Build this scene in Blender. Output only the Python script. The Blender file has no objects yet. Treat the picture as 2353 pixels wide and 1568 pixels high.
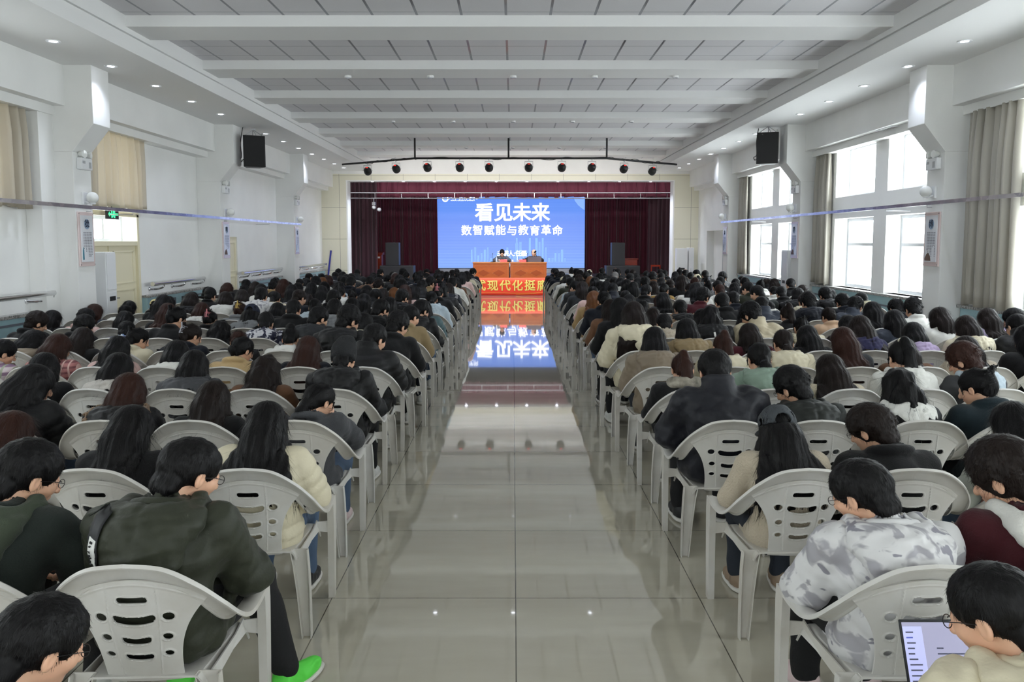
import bpy, bmesh, math, random
import numpy as np
from mathutils import Vector, Matrix, noise
random.seed(7)
SC = bpy.context.scene
COL = SC.collection
PI = math.pi
# ---------------------------------------------------------------- camera
CAMH = 1.935
cd = bpy.data.cameras.new('camera')
cam = bpy.data.objects.new('camera', cd); COL.objects.link(cam)
cam.location = (0, 0, CAMH)
cam.rotation_euler = (math.radians(90 - 4.93), 0, 0)
cd.sensor_width = 36; cd.lens = 1815 * 36 / 2353
cd.shift_x = -2.5 / 2353; cd.shift_y = -72 / 2353
cd.clip_start = .05; cd.clip_end = 200
SC.camera = cam
# ---------------------------------------------------------------- view, world, light levels
SC.view_settings.view_transform = 'Standard'
SC.view_settings.look = 'None'
SC.view_settings.gamma = 1
SC.view_settings.use_curve_mapping = False
EXPO = 1.2
SC.view_settings.exposure = EXPO
EV = 2 ** -EXPO           # screens and lamps keep their look when the exposure moves
SC.cycles.use_denoising = True
SC.cycles.max_bounces = 10
SC.cycles.diffuse_bounces = 5
SC.cycles.glossy_bounces = 4
SC.cycles.transparent_max_bounces = 12
SC.cycles.sample_clamp_indirect = 6
WORLD_STRENGTH = 5.0       # overcast winter sky outside the windows
SPOT_W = 24                # soffit downlights
BEAM_W = 48                 # recessed beam downlights
STAGE_W = 90
PAR_W = 70                # light added at the black pipe's spotlights to brighten the stage front              # stage soffit downlights
SCREEN_E = EV             # LED screen
wd = bpy.data.worlds.new('overcast_sky'); SC.world = wd; wd.use_nodes = True
bg = wd.node_tree.nodes['Background']
bg.inputs[0].default_value = (.93, .97, 1, 1); bg.inputs[1].default_value = WORLD_STRENGTH

# ---------------------------------------------------------------- tagging
def tag(o, label=None, cat=None, group=None, kind=None):
    if label: o['label'] = label
    if cat: o['category'] = cat
    if group: o['group'] = group
    if kind: o['kind'] = kind
    return o
def empty(name, loc=(0, 0, 0), rz=0):
    o = bpy.data.objects.new(name, None); COL.objects.link(o)
    o.empty_display_size = .1
    o.location = loc; o.rotation_euler = (0, 0, rz)
    return o
def link(name, me, mat=None, parent=None, smooth=False):
    if mat is not None and len(me.materials) == 0: me.materials.append(mat)
    if smooth: me.polygons.foreach_set('use_smooth', [True] * len(me.polygons))
    o = bpy.data.objects.new(name, me); COL.objects.link(o)
    if parent: o.parent = parent
    return o
INST = {}
def inst(name, me, mat, parent):
    """another object on shared mesh data; one mesh copy per material so that copies stay instances"""
    if len(me.materials) == 0: me.materials.append(mat)
    if mat is not None and me.materials[0] != mat:
        k = (me.name, mat.name)
        if k not in INST: INST[k] = me.copy(); INST[k].materials[0] = mat
        me = INST[k]
    o = bpy.data.objects.new(name, me); COL.objects.link(o)
    if parent: o.parent = parent
    return o
def copy_tree(o, parent=None):
    c = o.copy(); COL.objects.link(c)
    if parent: c.parent = parent
    for ch in o.children: copy_tree(ch, c)
    return c

# ---------------------------------------------------------------- materials
MATS = {}
def srgb(h):
    c = [int(h[i:i + 2], 16) / 255 for i in (0, 2, 4)]
    return tuple((x / 12.92 if x <= .04045 else ((x + .055) / 1.055) ** 2.4) for x in c) + (1,)
def M(name, col, rough=.6, metal=0, spec=.5, bump=0, bscale=40, bstretch=(1, 1, 1), var=0, vscale=6, emit=0, coat=0, sheen=0, translucent=0):
    if name in MATS: return MATS[name]
    m = bpy.data.materials.new(name); m.use_nodes = True
    nt = m.node_tree; N = nt.nodes; L = nt.links
    b = N['Principled BSDF']
    if isinstance(col, str): col = srgb(col)
    b.inputs['Base Color'].default_value = col
    b.inputs['Roughness'].default_value = rough
    b.inputs['Metallic'].default_value = metal
    b.inputs['Specular IOR Level'].default_value = spec
    b.inputs['Coat Weight'].default_value = coat
    b.inputs['Sheen Weight'].default_value = sheen
    if emit:
        b.inputs['Emission Color'].default_value = col; b.inputs['Emission Strength'].default_value = emit
    if bump or var:
        tc = N.new('ShaderNodeTexCoord'); mp = N.new('ShaderNodeMapping'); mp.inputs['Scale'].default_value = bstretch
        L.new(tc.outputs['Object'], mp.inputs['Vector'])
    if bump:
        t = N.new('ShaderNodeTexNoise'); t.inputs['Scale'].default_value = bscale; t.inputs['Detail'].default_value = 4
        L.new(mp.outputs[0], t.inputs['Vector'])
        bp = N.new('ShaderNodeBump'); bp.inputs['Strength'].default_value = bump; bp.inputs['Distance'].default_value = .02
        L.new(t.outputs[0], bp.inputs['Height']); L.new(bp.outputs[0], b.inputs['Normal'])
    if var:
        t2 = N.new('ShaderNodeTexNoise'); t2.inputs['Scale'].default_value = vscale; t2.inputs['Detail'].default_value = 3
        L.new(mp.outputs[0], t2.inputs['Vector'])
        hs = N.new('ShaderNodeHueSaturation'); hs.inputs['Color'].default_value = col
        mr = N.new('ShaderNodeMapRange'); mr.inputs['From Min'].default_value = .3; mr.inputs['From Max'].default_value = .7
        mr.inputs['To Min'].default_value = 1 - var; mr.inputs['To Max'].default_value = 1 + var
        L.new(t2.outputs[0], mr.inputs['Value']); L.new(mr.outputs[0], hs.inputs['Value']); L.new(hs.outputs[0], b.inputs['Base Color'])
    if translucent:
        tr = N.new('ShaderNodeBsdfTranslucent'); tr.inputs['Color'].default_value = col
        mx = N.new('ShaderNodeMixShader'); mx.inputs[0].default_value = translucent
        L.new(b.outputs[0], mx.inputs[1]); L.new(tr.outputs[0], mx.inputs[2])
        L.new(mx.outputs[0], N['Material Output'].inputs['Surface'])
    MATS[name] = m
    return m
def nodes_of(name, col=(.8, .8, .8, 1), rough=.5):
    m = bpy.data.materials.new(name); m.use_nodes = True
    b = m.node_tree.nodes['Principled BSDF']; b.inputs['Roughness'].default_value = rough; b.inputs['Base Color'].default_value = col
    MATS[name] = m
    return m, m.node_tree, m.node_tree.nodes, m.node_tree.links, b
def grid_mask(nt, coord, axis, period, offset, width):
    """1 on thin lines every `period` along an object axis"""
    N, L = nt.nodes, nt.links
    sx = N.new('ShaderNodeSeparateXYZ'); L.new(coord, sx.inputs[0])
    def m(op, a, b=None):
        n = N.new('ShaderNodeMath'); n.operation = op
        for i, v in enumerate((a, b)):
            if v is None: continue
            if isinstance(v, (int, float)): n.inputs[i].default_value = v
            else: L.new(v, n.inputs[i])
        return n.outputs[0]
    v = m('SUBTRACT', sx.outputs[axis], offset)
    v = m('DIVIDE', v, period); v = m('FRACT', m('ADD', v, 1000.5)); v = m('ABSOLUTE', m('SUBTRACT', v, .5))
    return m('LESS_THAN', v, width / period / 2)
def mixcol(nt, fac, a, b):
    n = nt.nodes.new('ShaderNodeMix'); n.data_type = 'RGBA'
    for s, v in ((6, a), (7, b)):
        if isinstance(v, tuple): n.inputs[s].default_value = v
        else: nt.links.new(v, n.inputs[s])
    if isinstance(fac, (int, float)): n.inputs[0].default_value = fac
    else: nt.links.new(fac, n.inputs[0])
    return n.outputs[2]
def maxn(nt, a, b):
    n = nt.nodes.new('ShaderNodeMath'); n.operation = 'MAXIMUM'
    nt.links.new(a, n.inputs[0]); nt.links.new(b, n.inputs[1]); return n.outputs[0]

WALL = M('white_wall_paint', (.84, .84, .82, 1), .65, bump=.04, bscale=30, var=.03, vscale=1.3)
CEILW = M('white_ceiling_paint', (.84, .84, .83, 1), .7, bump=.03, bscale=20)
BLUEP = M('pale_blue_panel_paint', 'A3C6CF', .45, var=.04)
DARKTRIM = M('dark_grey_trim', '6E7480', .4)
GRANITE, nt, N, L, b = nodes_of('speckled_granite', rough=.25)
tc = N.new('ShaderNodeTexCoord'); v = N.new('ShaderNodeTexVoronoi'); v.inputs['Scale'].default_value = 60
L.new(tc.outputs['Object'], v.inputs['Vector'])
L.new(mixcol(nt, v.outputs['Color'], (.06, .06, .06, 1), (.55, .54, .52, 1)), b.inputs['Base Color'])
DOORP = M('cream_door_paint', 'E6DEC0', .45)
STEEL = M('polished_steel', (.75, .75, .76, 1), .16, 1)
CHROMEDARK = M('dull_steel', (.5, .5, .52, 1), .3, 1)
BLACKP = M('black_plastic', (.012, .012, .013, 1), .45)
BLACKM = M('black_metal', (.015, .015, .016, 1), .4, spec=.5)
WHITEP = M('white_plastic', (.82, .83, .84, 1), .35)
GREYP = M('grey_plastic', (.45, .46, .47, 1), .4)
PVC = M('white_window_frame', (.62, .64, .67, 1), .3)
LAMPGLASS = M('opal_lamp_glass', (.86, .87, .85, 1), .12, coat=.4)
FLOOR, nt, N, L, b = nodes_of('polished_beige_floor_tile', rough=.045)
tc = N.new('ShaderNodeTexCoord')
n1 = N.new('ShaderNodeTexNoise'); n1.inputs['Scale'].default_value = 1.6; n1.inputs['Detail'].default_value = 6
mp = N.new('ShaderNodeMapping'); mp.inputs['Scale'].default_value = (1, 5, 1); L.new(tc.outputs['Object'], mp.inputs[0]); L.new(mp.outputs[0], n1.inputs['Vector'])
base = mixcol(nt, n1.outputs[0], srgb('B0AA99'), srgb('C2BDAE'))
gm = maxn(nt, grid_mask(nt, tc.outputs['Object'], 0, 1.0, .014, .006), grid_mask(nt, tc.outputs['Object'], 1, 1.005, 4.15, .006))
L.new(mixcol(nt, gm, base, srgb('5E5A50')), b.inputs['Base Color'])
b.inputs['Specular IOR Level'].default_value = .9
b.inputs['Coat Weight'].default_value = .8; b.inputs['Coat Roughness'].default_value = .02
CTILE, nt, N, L, b = nodes_of('ceiling_tile_grid', rough=.75)
tc = N.new('ShaderNodeTexCoord')
gm = maxn(nt, grid_mask(nt, tc.outputs['Object'], 0, .58, -.093, .034), grid_mask(nt, tc.outputs['Object'], 1, .60, 8.05, .018))
n1 = N.new('ShaderNodeTexNoise'); n1.inputs['Scale'].default_value = 90; L.new(tc.outputs['Object'], n1.inputs['Vector'])
L.new(mixcol(nt, gm, mixcol(nt, n1.outputs[0], (.68, .67, .69, 1), (.76, .75, .77, 1)), (.22, .22, .25, 1)), b.inputs['Base Color'])
L.new(gm, b.inputs['Metallic'])
mr = N.new('ShaderNodeMapRange'); mr.inputs['To Min'].default_value = .8; mr.inputs['To Max'].default_value = .28
L.new(gm, mr.inputs['Value']); L.new(mr.outputs[0], b.inputs['Roughness'])
GLASS = bpy.data.materials.new('window_glass'); GLASS.use_nodes = True
nt = GLASS.node_tree; nt.nodes.clear()
o_ = nt.nodes.new('ShaderNodeOutputMaterial'); t_ = nt.nodes.new('ShaderNodeBsdfTransparent'); g_ = nt.nodes.new('ShaderNodeBsdfGlossy'); g_.inputs['Roughness'].default_value = .02
m_ = nt.nodes.new('ShaderNodeMixShader'); m_.inputs[0].default_value = .06
t_.inputs[0].default_value = (.96, .98, .98, 1)
nt.links.new(t_.outputs[0], m_.inputs[1]); nt.links.new(g_.outputs[0], m_.inputs[2]); nt.links.new(m_.outputs[0], o_.inputs[0])
PANEL, nt, N, L, b = nodes_of('beige_wall_panel', rough=.4)
tc = N.new('ShaderNodeTexCoord')
gm = maxn(nt, grid_mask(nt, tc.outputs['Object'], 0, 1.14, -5.05, .012), grid_mask(nt, tc.outputs['Object'], 2, 1.12, 3.15, .012))
L.new(mixcol(nt, gm, srgb('DEDBC8'), srgb('8E8C80')), b.inputs['Base Color'])

# ---------------------------------------------------------------- mesh helpers
class MB:
    def __init__(s): s.v = []; s.f = []
    def add(s, vs, fs):
        n = len(s.v); s.v += [tuple(p) for p in vs]; s.f += [tuple(i + n for i in f) for f in fs]; return s
    def box(s, x0, x1, y0, y1, z0, z1):
        if x0 > x1: x0, x1 = x1, x0
        if y0 > y1: y0, y1 = y1, y0
        if z0 > z1: z0, z1 = z1, z0
        return s.add([(x, y, z) for x in (x0, x1) for y in (y0, y1) for z in (z0, z1)],
              [(0, 1, 3, 2), (4, 6, 7, 5), (0, 4, 5, 1), (2, 3, 7, 6), (0, 2, 6, 4), (1, 5, 7, 3)])
    def prism(s, prof, axis, a, b):
        """closed profile extruded along an axis: 'x' profile is (y,z), 'y' (x,z), 'z' (x,y)"""
        def P(p, t): return {'x': (t, p[0], p[1]), 'y': (p[0], t, p[1]), 'z': (p[0], p[1], t)}[axis]
        n = len(prof)
        return s.add([P(p, a) for p in prof] + [P(p, b) for p in prof],
              [tuple(range(n))[::-1], tuple(range(n, 2 * n))] + [(i, (i + 1) % n, n + (i + 1) % n, n + i) for i in range(n)])
    def tube(s, pts, r, n=10, closed=False):
        pts = [Vector(p) for p in pts]; m = len(pts); base = len(s.v)
        rs = r if isinstance(r, (list, tuple)) else [r] * m
        up = Vector((0, 0, 1)); prev = None
        for i, p in enumerate(pts):
            t = (pts[(i + 1) % m] - pts[i - 1]) if closed else (pts[min(i + 1, m - 1)] - pts[max(i - 1, 0)])
            t.normalize()
            a = prev if prev is not None else (up if abs(t.z) < .9 else Vector((1, 0, 0)))
            u = (a - t * a.dot(t)).normalized(); w = t.cross(u); prev = u
            for k in range(n):
                q = 2 * PI * k / n; s.v.append(tuple(p + (u * math.cos(q) + w * math.sin(q)) * rs[i]))
        for i in range(m if closed else m - 1):
            j = (i + 1) % m
            for k in range(n):
                k2 = (k + 1) % n; s.f.append((base + i * n + k, base + i * n + k2, base + j * n + k2, base + j * n + k))
        if not closed:
            s.f.append(tuple(base + k for k in range(n))[::-1]); s.f.append(tuple(base + (m - 1) * n + k for k in range(n)))
        return s
    def lathe(s, prof, c=(0, 0, 0), axis='z', n=24):
        """profile of (r, h) round an axis"""
        base = len(s.v)
        for r, h in prof:
            for k in range(n):
                q = 2 * PI * k / n; a, b = r * math.cos(q), r * math.sin(q)
                p = {'z': (a, b, h), 'x': (h, a, b), 'y': (a, h, b)}[axis]
                s.v.append((p[0] + c[0], p[1] + c[1], p[2] + c[2]))
        for i in range(len(prof) - 1):
            for k in range(n):
                k2 = (k + 1) % n; s.f.append((base + i * n + k, base + i * n + k2, base + (i + 1) * n + k2, base + (i + 1) * n + k))
        if prof[0] != prof[-1]:
            if prof[0][1] != prof[1][1]: s.f.append(tuple(base + k for k in range(n))[::-1])
            if prof[-1][1] != prof[-2][1]: s.f.append(tuple(base + (len(prof) - 1) * n + k for k in range(n)))
        return s
    def grid(s, fn, nu, nv, u0=0, u1=1, v0=0, v1=1):
        base = len(s.v)
        for i in range(nu + 1):
            for j in range(nv + 1): s.v.append(tuple(fn(u0 + (u1 - u0) * i / nu, v0 + (v1 - v0) * j / nv)))
        for i in range(nu):
            for j in range(nv):
                a = base + i * (nv + 1) + j; s.f.append((a, a + nv + 1, a + nv + 2, a + 1))
        return s
    def mesh(s, name, fix=True):
        me = bpy.data.meshes.new(name); me.from_pydata(s.v, [], s.f)
        if fix:
            bm = bmesh.new(); bm.from_mesh(me); bmesh.ops.recalc_face_normals(bm, faces=bm.faces); bm.to_mesh(me); bm.free()
        me.update(); return me
    def build(s, name, mat, parent=None, smooth=False, bevel=0, solid=0, seg=2, autosmooth=None):
        me = s.mesh(name)
        if solid: me = modified(me, lambda m: m.modifiers.new('s', 'SOLIDIFY').__setattr__('thickness', solid))
        if bevel:
            def f(o):
                b = o.modifiers.new('b', 'BEVEL'); b.width = bevel; b.segments = seg; b.limit_method = 'ANGLE'
            me = modified(me, f)
        o = link(name, me, mat, parent, smooth)
        if autosmooth: me.set_sharp_from_angle(angle=math.radians(autosmooth))
        return o
def modified(me, fn):
    o = bpy.data.objects.new('tmp', me); COL.objects.link(o); fn(o)
    dg = bpy.context.evaluated_depsgraph_get(); dg.update()
    r = bpy.data.meshes.new_from_object(o.evaluated_get(dg)); bpy.data.objects.remove(o); return r
def text(name, body, size, mat, parent=None, loc=(0, 0, 0), rot=(PI / 2, 0, 0), fat=0, extrude=.002, align='CENTER', spacing=1.0):
    c = bpy.data.curves.new(name, 'FONT'); c.body = body; c.size = size; c.align_x = align; c.align_y = 'CENTER'
    c.extrude = extrude; c.space_character = spacing
    if fat: c.bevel_depth = fat; c.bevel_resolution = 0
    c.materials.append(mat)
    o = bpy.data.objects.new(name, c); COL.objects.link(o); o.location = loc; o.rotation_euler = rot
    dg = bpy.context.evaluated_depsgraph_get(); dg.update()
    me = bpy.data.meshes.new_from_object(o.evaluated_get(dg)); bpy.data.objects.remove(o)
    if len(me.materials) == 0: me.materials.append(mat)
    o = bpy.data.objects.new(name, me); COL.objects.link(o); o.location = loc; o.rotation_euler = rot
    if parent: o.parent = parent
    return o
def catmull(pts, n):
    P = [Vector(p) for p in pts]; out = []; m = len(P) - 1
    for i in range(n + 1):
        t = i / n * m; k = min(int(t), m - 1); t -= k
        p0, p1, p2, p3 = P[max(k - 1, 0)], P[k], P[k + 1], P[min(k + 2, m)]
        out.append(.5 * ((2 * p1) + (p2 - p0) * t + (2 * p0 - 5 * p1 + 4 * p2 - p3) * t * t + (3 * p1 - p0 - 3 * p2 + p3) * t ** 3))
    return out

# ================================================================ room shell
Y0, Y1 = -6.0, 28.4
XWL, XPL, XBL, XCL, XEL = -6.83, -6.33, -6.41, -6.01, -5.06
XWR, XPR, XBR, XCR, XER = 6.62, 6.21, 6.28, 5.89, 4.97
ZS, ZB, ZCB, ZPB, ZBM, ZC = 4.44, 3.87, 3.62, 3.225, 4.735, 4.88
PD = [.06, 5.78, 11.5, 17.22, 22.94]           # near faces of the piers
ORD = ['nearest', 'second', 'third', 'fourth', 'fifth', 'sixth', 'seventh', 'eighth', 'ninth', 'tenth', 'eleventh', 'twelfth', 'thirteenth',
       'fourteenth', 'fifteenth', 'sixteenth', 'seventeenth', 'eighteenth', 'nineteenth', 'twentieth', 'twenty-first', 'twenty-second', 'twenty-third', 'twenty-fourth']
def structure(o, label=None): return tag(o, label, None, None, 'structure')
def wall_holes(name, xa, xb, y0, y1, z0, z1, holes, mat):
    ys = sorted({y0, y1, *[h[0] for h in holes], *[h[1] for h in holes]}); zs = sorted({z0, z1, *[h[2] for h in holes], *[h[3] for h in holes]})
    m = MB()
    for i in range(len(ys) - 1):
        run = None
        for j in range(len(zs) - 1):
            yc, zc = (ys[i] + ys[i + 1]) / 2, (zs[j] + zs[j + 1]) / 2
            hole = any(h[0] < yc < h[1] and h[2] < zc < h[3] for h in holes)
            if not hole and run is None: run = zs[j]
            if (hole or j == len(zs) - 2) and run is not None:
                m.box(xa, xb, ys[i], ys[i + 1], run, zs[j] if hole else zs[j + 1]); run = None
    return structure(m.build(name, mat), 'white painted side wall of the hall')
structure(MB().box(-7.3, 7.1, Y0, 28.45, -.2, 0).build('floor', FLOOR), 'polished beige tile floor of the hall')
RW = []
for D in [-5.66] + PD[:4]:
    for a, b_ in ((1.15, 2.6), (3.1, 4.85)):
        for z in ((1.02, 2.40), (2.83, 3.80)): RW.append((D + a, D + b_) + z)
DOOR_R = (24.95, 27.1, 0, 2.30)
wall_holes('wall_right', XWR, XWR + .36, Y0, Y1, 0, ZC, RW + [DOOR_R], WALL)
LWIN = [(8.7, 10.55, 2.52, 3.8), (12.85, 14.4, 2.55, 3.76)]
for D in (-5.66, .06):
    for a, b_ in ((1.15, 2.6), (3.1, 4.85)): LWIN.append((D + a, D + b_, 2.52, 3.80))  # out-of-view bays, windows added to let in more daylight
DOORL = [(12.8, 14.4, 0, 1.90), (12.8, 14.4, 1.93, 2.38), (18.2, 19.62, 0, 2.05)]
wall_holes('wall_left', XWL - .36, XWL, Y0, Y1, 0, ZC, LWIN + DOORL, WALL)
BWIN_ADDED = [(-4.2, -2.2), (2.2, 4.2)]  # unseen rear windows, added to brighten the foreground
m = MB(); xs_ = [XWL - .36] + [v for w in BWIN_ADDED for v in w] + [XWR + .36]
for i in range(0, len(xs_), 2): m.box(xs_[i], xs_[i + 1], Y0 - .3, Y0, 0, 5.1)
for a, b_ in BWIN_ADDED: m.box(a, b_, Y0 - .3, Y0, 0, 1.0); m.box(a, b_, Y0 - .3, Y0, 3.8, 5.1)
structure(m.build('wall_back', WALL), 'white rear wall with added unseen windows behind the audience')
# front wall round the stage opening
m = MB(); m.box(XWL - .36, XWR + .36, Y1, Y1 + .5, 4.33, 5.1); m.box(XWL - .36, -6.75, Y1 + .02, Y1 + .5, 0, 4.33); m.box(6.55, XWR + .36, Y1 + .02, Y1 + .5, 0, 4.33)
structure(m.build('wall_front', WALL), 'white wall above the stage opening')
m = MB(); m.box(-6.83, -5.93, Y1 - .02, Y1 + .5, 0, 4.33); m.box(5.73, 6.62, Y1 - .02, Y1 + .5, 0, 4.33); m.box(-5.93, 5.73, Y1 - .02, Y1 + .5, 4.10, 4.33)
structure(m.build('trim_1', PANEL), 'beige panelled surround of the stage opening')
m = MB(); m.box(-5.95, -5.90, Y1 - .03, Y1 + .52, 0, 4.1); m.box(5.70, 5.75, Y1 - .03, Y1 + .52, 0, 4.1); m.box(-5.95, 5.75, Y1 - .03, Y1 + .52, 4.08, 4.11)
structure(m.build('trim_2', WALL, bevel=.004), 'white lining of the stage opening')
# ceiling: tile plane, cross beams, soffits along both sides with stepped fascia
structure(MB().box(XEL - .05, XER + .05, Y0, Y1, ZC, ZC + .1).build('ceiling', CTILE), 'suspended ceiling of white square tiles')
for j in range(-6, 7):
    f = 11.3 + 2.57 * j
    structure(MB().box(XEL - .02, XER + .02, f - .7, f, ZBM, ZC + .01).build('ceiling_beam', CEILW, bevel=.006), 'white cross beam under the tiled ceiling')
for s, XW, XE, XB, XC, XP, nm in ((-1, XWL, XEL, XBL, XCL, XPL, 'left'), (1, XWR, XER, XBR, XCR, XPR, 'right')):
    m = MB(); m.box(XW + .36 * s, XE, Y0, Y1, ZS, ZS + .19)
    m.box(XW, XE + .04 * s, Y0, Y1, ZS + .19, ZS + .225); m.box(XW, XE, Y0, Y1, ZS + .225, ZC + .12)
    structure(m.build('ceiling_soffit', CEILW, bevel=.004), 'white dropped soffit along the side of the hall')
    structure(MB().box(XW, XB, Y0, Y1, ZB, ZS + .01).build('wall_beam', WALL, bevel=.006), 'white box beam along the side wall')
    for D in PD:
        structure(MB().box(XW, XP, D, D + .48, 0, ZPB).build('wall_pillar', WALL, bevel=.006), 'white pier on the side wall')
        prof = [(XW, ZPB), (XP, ZPB), (XC, ZCB), (XC, ZS + .01), (XW, ZS + .01)]
        structure(MB().prism(prof, 'y', D, D + .48).build('wall_bracket', WALL, bevel=.006), 'white bracketed head of the pier under the soffit')
    structure(MB().box(XW, XB + .16 * s, Y0, Y1, ZB - .13, ZB).build('trim_3' if s < 0 else 'trim_4', WALL, bevel=.004), 'white curtain pelmet under the box beam')
structure(MB().box(XWL, -6.60, 11.15, 11.52, 0, ZB - .01).build('wall_pillar', WALL, bevel=.006), 'white wall return before the pier with the poster')
# stage box
STG = M('stage_floor_boards', '8E8A88', .3, var=.05)
DARKW = M('dark_stage_wall', (.03, .012, .016, 1), .9)
structure(MB().box(-8, 8, 28.47, 39.9, 0, .40).build('stage_floor', STG), 'raised grey stage floor')
m = MB(); m.box(-8.2, -8, 28.9, 39.9, 0, 5.6); m.box(8, 8.2, 28.9, 39.9, 0, 5.6); m.box(-8.2, 8.2, 39.7, 39.9, 0, 5.6)
m.box(-8.2, -6.83, 28.85, 28.95, 0, 5.6); m.box(6.62, 8.2, 28.85, 28.95, 0, 5.6)
structure(m.build('stage_wall', DARKW), 'dark walls round the stage')
structure(MB().box(-8.2, 8.2, 28.85, 39.9, 5.5, 5.6).build('stage_ceiling', DARKW), 'dark ceiling over the stage')

# ---------------------------------------------------------------- windows
def window(n, X, s, y0, y1, z0, z1, bars):
    """frame set deep in its reveal; s=+1 right wall, -1 left wall"""
    xa, xb = X + .27 * s, X + .33 * s
    fr = MB(); t = .06
    fr.box(xa, xb, y0, y1, z0, z0 + t); fr.box(xa, xb, y0, y1, z1 - t, z1); fr.box(xa, xb, y0, y0 + t, z0 + t, z1 - t); fr.box(xa, xb, y1 - t, y1, z0 + t, z1 - t)
    for kind, v in bars:
        if kind == 'h': fr.box(xa, xb, y0 + t, y1 - t, z0 + v - .03, z0 + v + .03)
        if kind == 'v': fr.box(xa, xb, y0 + v - .035, y0 + v + .035, z0 + t, z1 - t)
    o = fr.build('window_%d' % n, PVC, bevel=.006); structure(o, 'white framed window in the side wall')
    structure(MB().box(xa + .025 * s, xa + .031 * s, y0 + t, y1 - t, z0 + t, z1 - t).build('window_glass', GLASS, o), None)
n = 1
for h in RW:
    w = h[1] - h[0]
    window(n, XWR, 1, h[0], h[1], h[2], h[3], [('h', .86)] if h[2] < 2 else [('v', w * .30)]); n += 1
for h in LWIN: window(n, XWL, -1, h[0], h[1], h[2], h[3], [('v', (h[1] - h[0]) * .5)]); n += 1
window(n, XWL, -1, 12.8, 14.4, 1.93, 2.38, [('v', .95)])
for a, b_ in BWIN_ADDED:  # frames, glass and portals of the added rear windows
    fr = MB(); ya = Y0 - .25
    for q in ((a, b_, 1.0, 1.06), (a, b_, 3.74, 3.8), (a, a + .06, 1.06, 3.74), (b_ - .06, b_, 1.06, 3.74), ((a + b_) / 2 - .03, (a + b_) / 2 + .03, 1.06, 3.74), (a, b_, 2.4, 2.46)): fr.box(q[0], q[1], ya, ya + .06, q[2], q[3])
    o = structure(fr.build('window_%d' % (n + 1), PVC)); n += 1
    structure(MB().box(a, b_, ya + .028, ya + .034, 1.0, 3.8).build('window_glass', GLASS, o))
    l = bpy.data.lights.new('window_portal', 'AREA'); l.shape = 'RECTANGLE'; l.size = b_ - a; l.size_y = 2.8; l.cycles.is_portal = True
    o = bpy.data.objects.new('window_portal', l); COL.objects.link(o); o.location = ((a + b_) / 2, Y0 - .4, 2.4); o.rotation_euler = (PI / 2, 0, 0)
# portals guide the sky light through the openings
for X, s, holes in ((XWR + .4, 1, RW), (XWL - .4, -1, LWIN + [DOORL[1]])):
    for i, h in enumerate(holes):
        l = bpy.data.lights.new('window_portal', 'AREA'); l.shape = 'RECTANGLE'; l.size = h[3] - h[2]; l.size_y = h[1] - h[0]; l.cycles.is_portal = True
        o = bpy.data.objects.new('window_portal', l); COL.objects.link(o); o.location = (X, (h[0] + h[1]) / 2, (h[2] + h[3]) / 2)
        o.rotation_euler = (0, PI / 2 * s, 0)
# doors
def panel_door(n, label, X, y0, y1, z1, thick=.05):
    m = MB(); m.box(X - .3, X, y0, y1, 0, z1)
    o = m.build('door_%d' % n, DOORP); structure(o, label)
    w = y1 - y0; p = MB()
    for za, zb in ((.18, .62), (.78, 1.10), (1.20, z1 - .14)):
        for a, b_, c, d in ((y0 + .13, y1 - .13, za, za + .025), (y0 + .13, y1 - .13, zb - .025, zb), (y0 + .13, y0 + .155, za, zb), (y1 - .155, y1 - .13, za, zb)):
            p.box(X - .002, X + .012, a, b_, c, d)
    p.build('door_moulding', DOORP, o, bevel=.003)
    h = MB(); h.box(X, X + .012, y0 + .05, y0 + .09, .86, 1.06); h.tube([(X + .01, y0 + .07, .97), (X + .05, y0 + .07, .97), (X + .052, y0 + .19, .965)], .011)
    h.build('door_handle', STEEL, o)
    return o
structure(MB().box(XWL - .30, XWL - .05, 12.78, 13.45, 0, 1.915).build('door_1', DOORP), 'cream fixed door leaf behind the air conditioner')
panel_door(2, 'cream panelled door under the exit sign', XWL - .03, 13.44, 14.42, 1.915)
m = MB(); m.box(XWL - .1, XWL + .02, 12.74, 12.82, 0, 2.42); m.box(XWL - .1, XWL + .02, 14.38, 14.46, 0, 2.42); m.box(XWL - .1, XWL + .02, 12.74, 14.46, 2.37, 2.45); m.box(XWL - .1, XWL + .015, 12.82, 14.38, 1.86, 1.94)
structure(m.build('trim_5', DOORP, bevel=.004), 'cream door frame with a glazed light above')
panel_door(3, 'cream door beyond the second pier', XWL - .03, 18.19, 19.63, 2.06)
m = MB(); m.box(XWR + .24, XWR + .3, 24.9, 27.15, 0, 2.32)
structure(m.build('door_4', WALL), 'white door set back in the window-side wall')
structure(MB().box(XWR + .16, XWR + .25, 24.95, 25.65, 0, 2.0).build('door_5', GREYP), 'grey inner door beside the stage')
# panelled dado with granite top under the windows
def dado(X, s, y0, y1, zt, depth, n, who):
    o = structure(MB().box(X, X - s * depth, y0, y1, 0, zt - .045).build('wall_dado', BLUEP, bevel=.004), 'pale blue panelled dado ' + who)
    structure(MB().box(X + .2 * s if zt > 1 else X, X - s * (depth + .05), y0 - .02, y1 + .02, zt - .045, zt).build('wall_ledge', GRANITE, o, bevel=.006))
    w = (y1 - y0) / n; t = MB(); g = MB(); xf = X - s * depth
    for i in range(n):
        a, b_ = y0 + w * i + .15, y0 + w * (i + 1) - .15
        for q in ((a, b_, .80, .83), (a, b_, .12, .15), (a, a + .03, .12, .83), (b_ - .03, b_, .12, .83)): t.box(xf, xf - s * .015, *q)
        for k in range(9): g.box(xf, xf - s * .03, a + .14, b_ - .14, .22 + k * .052, .25 + k * .052)
    t.build('wall_trim', DARKTRIM, o); g.build('wall_slat', CHROMEDARK, o)
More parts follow.
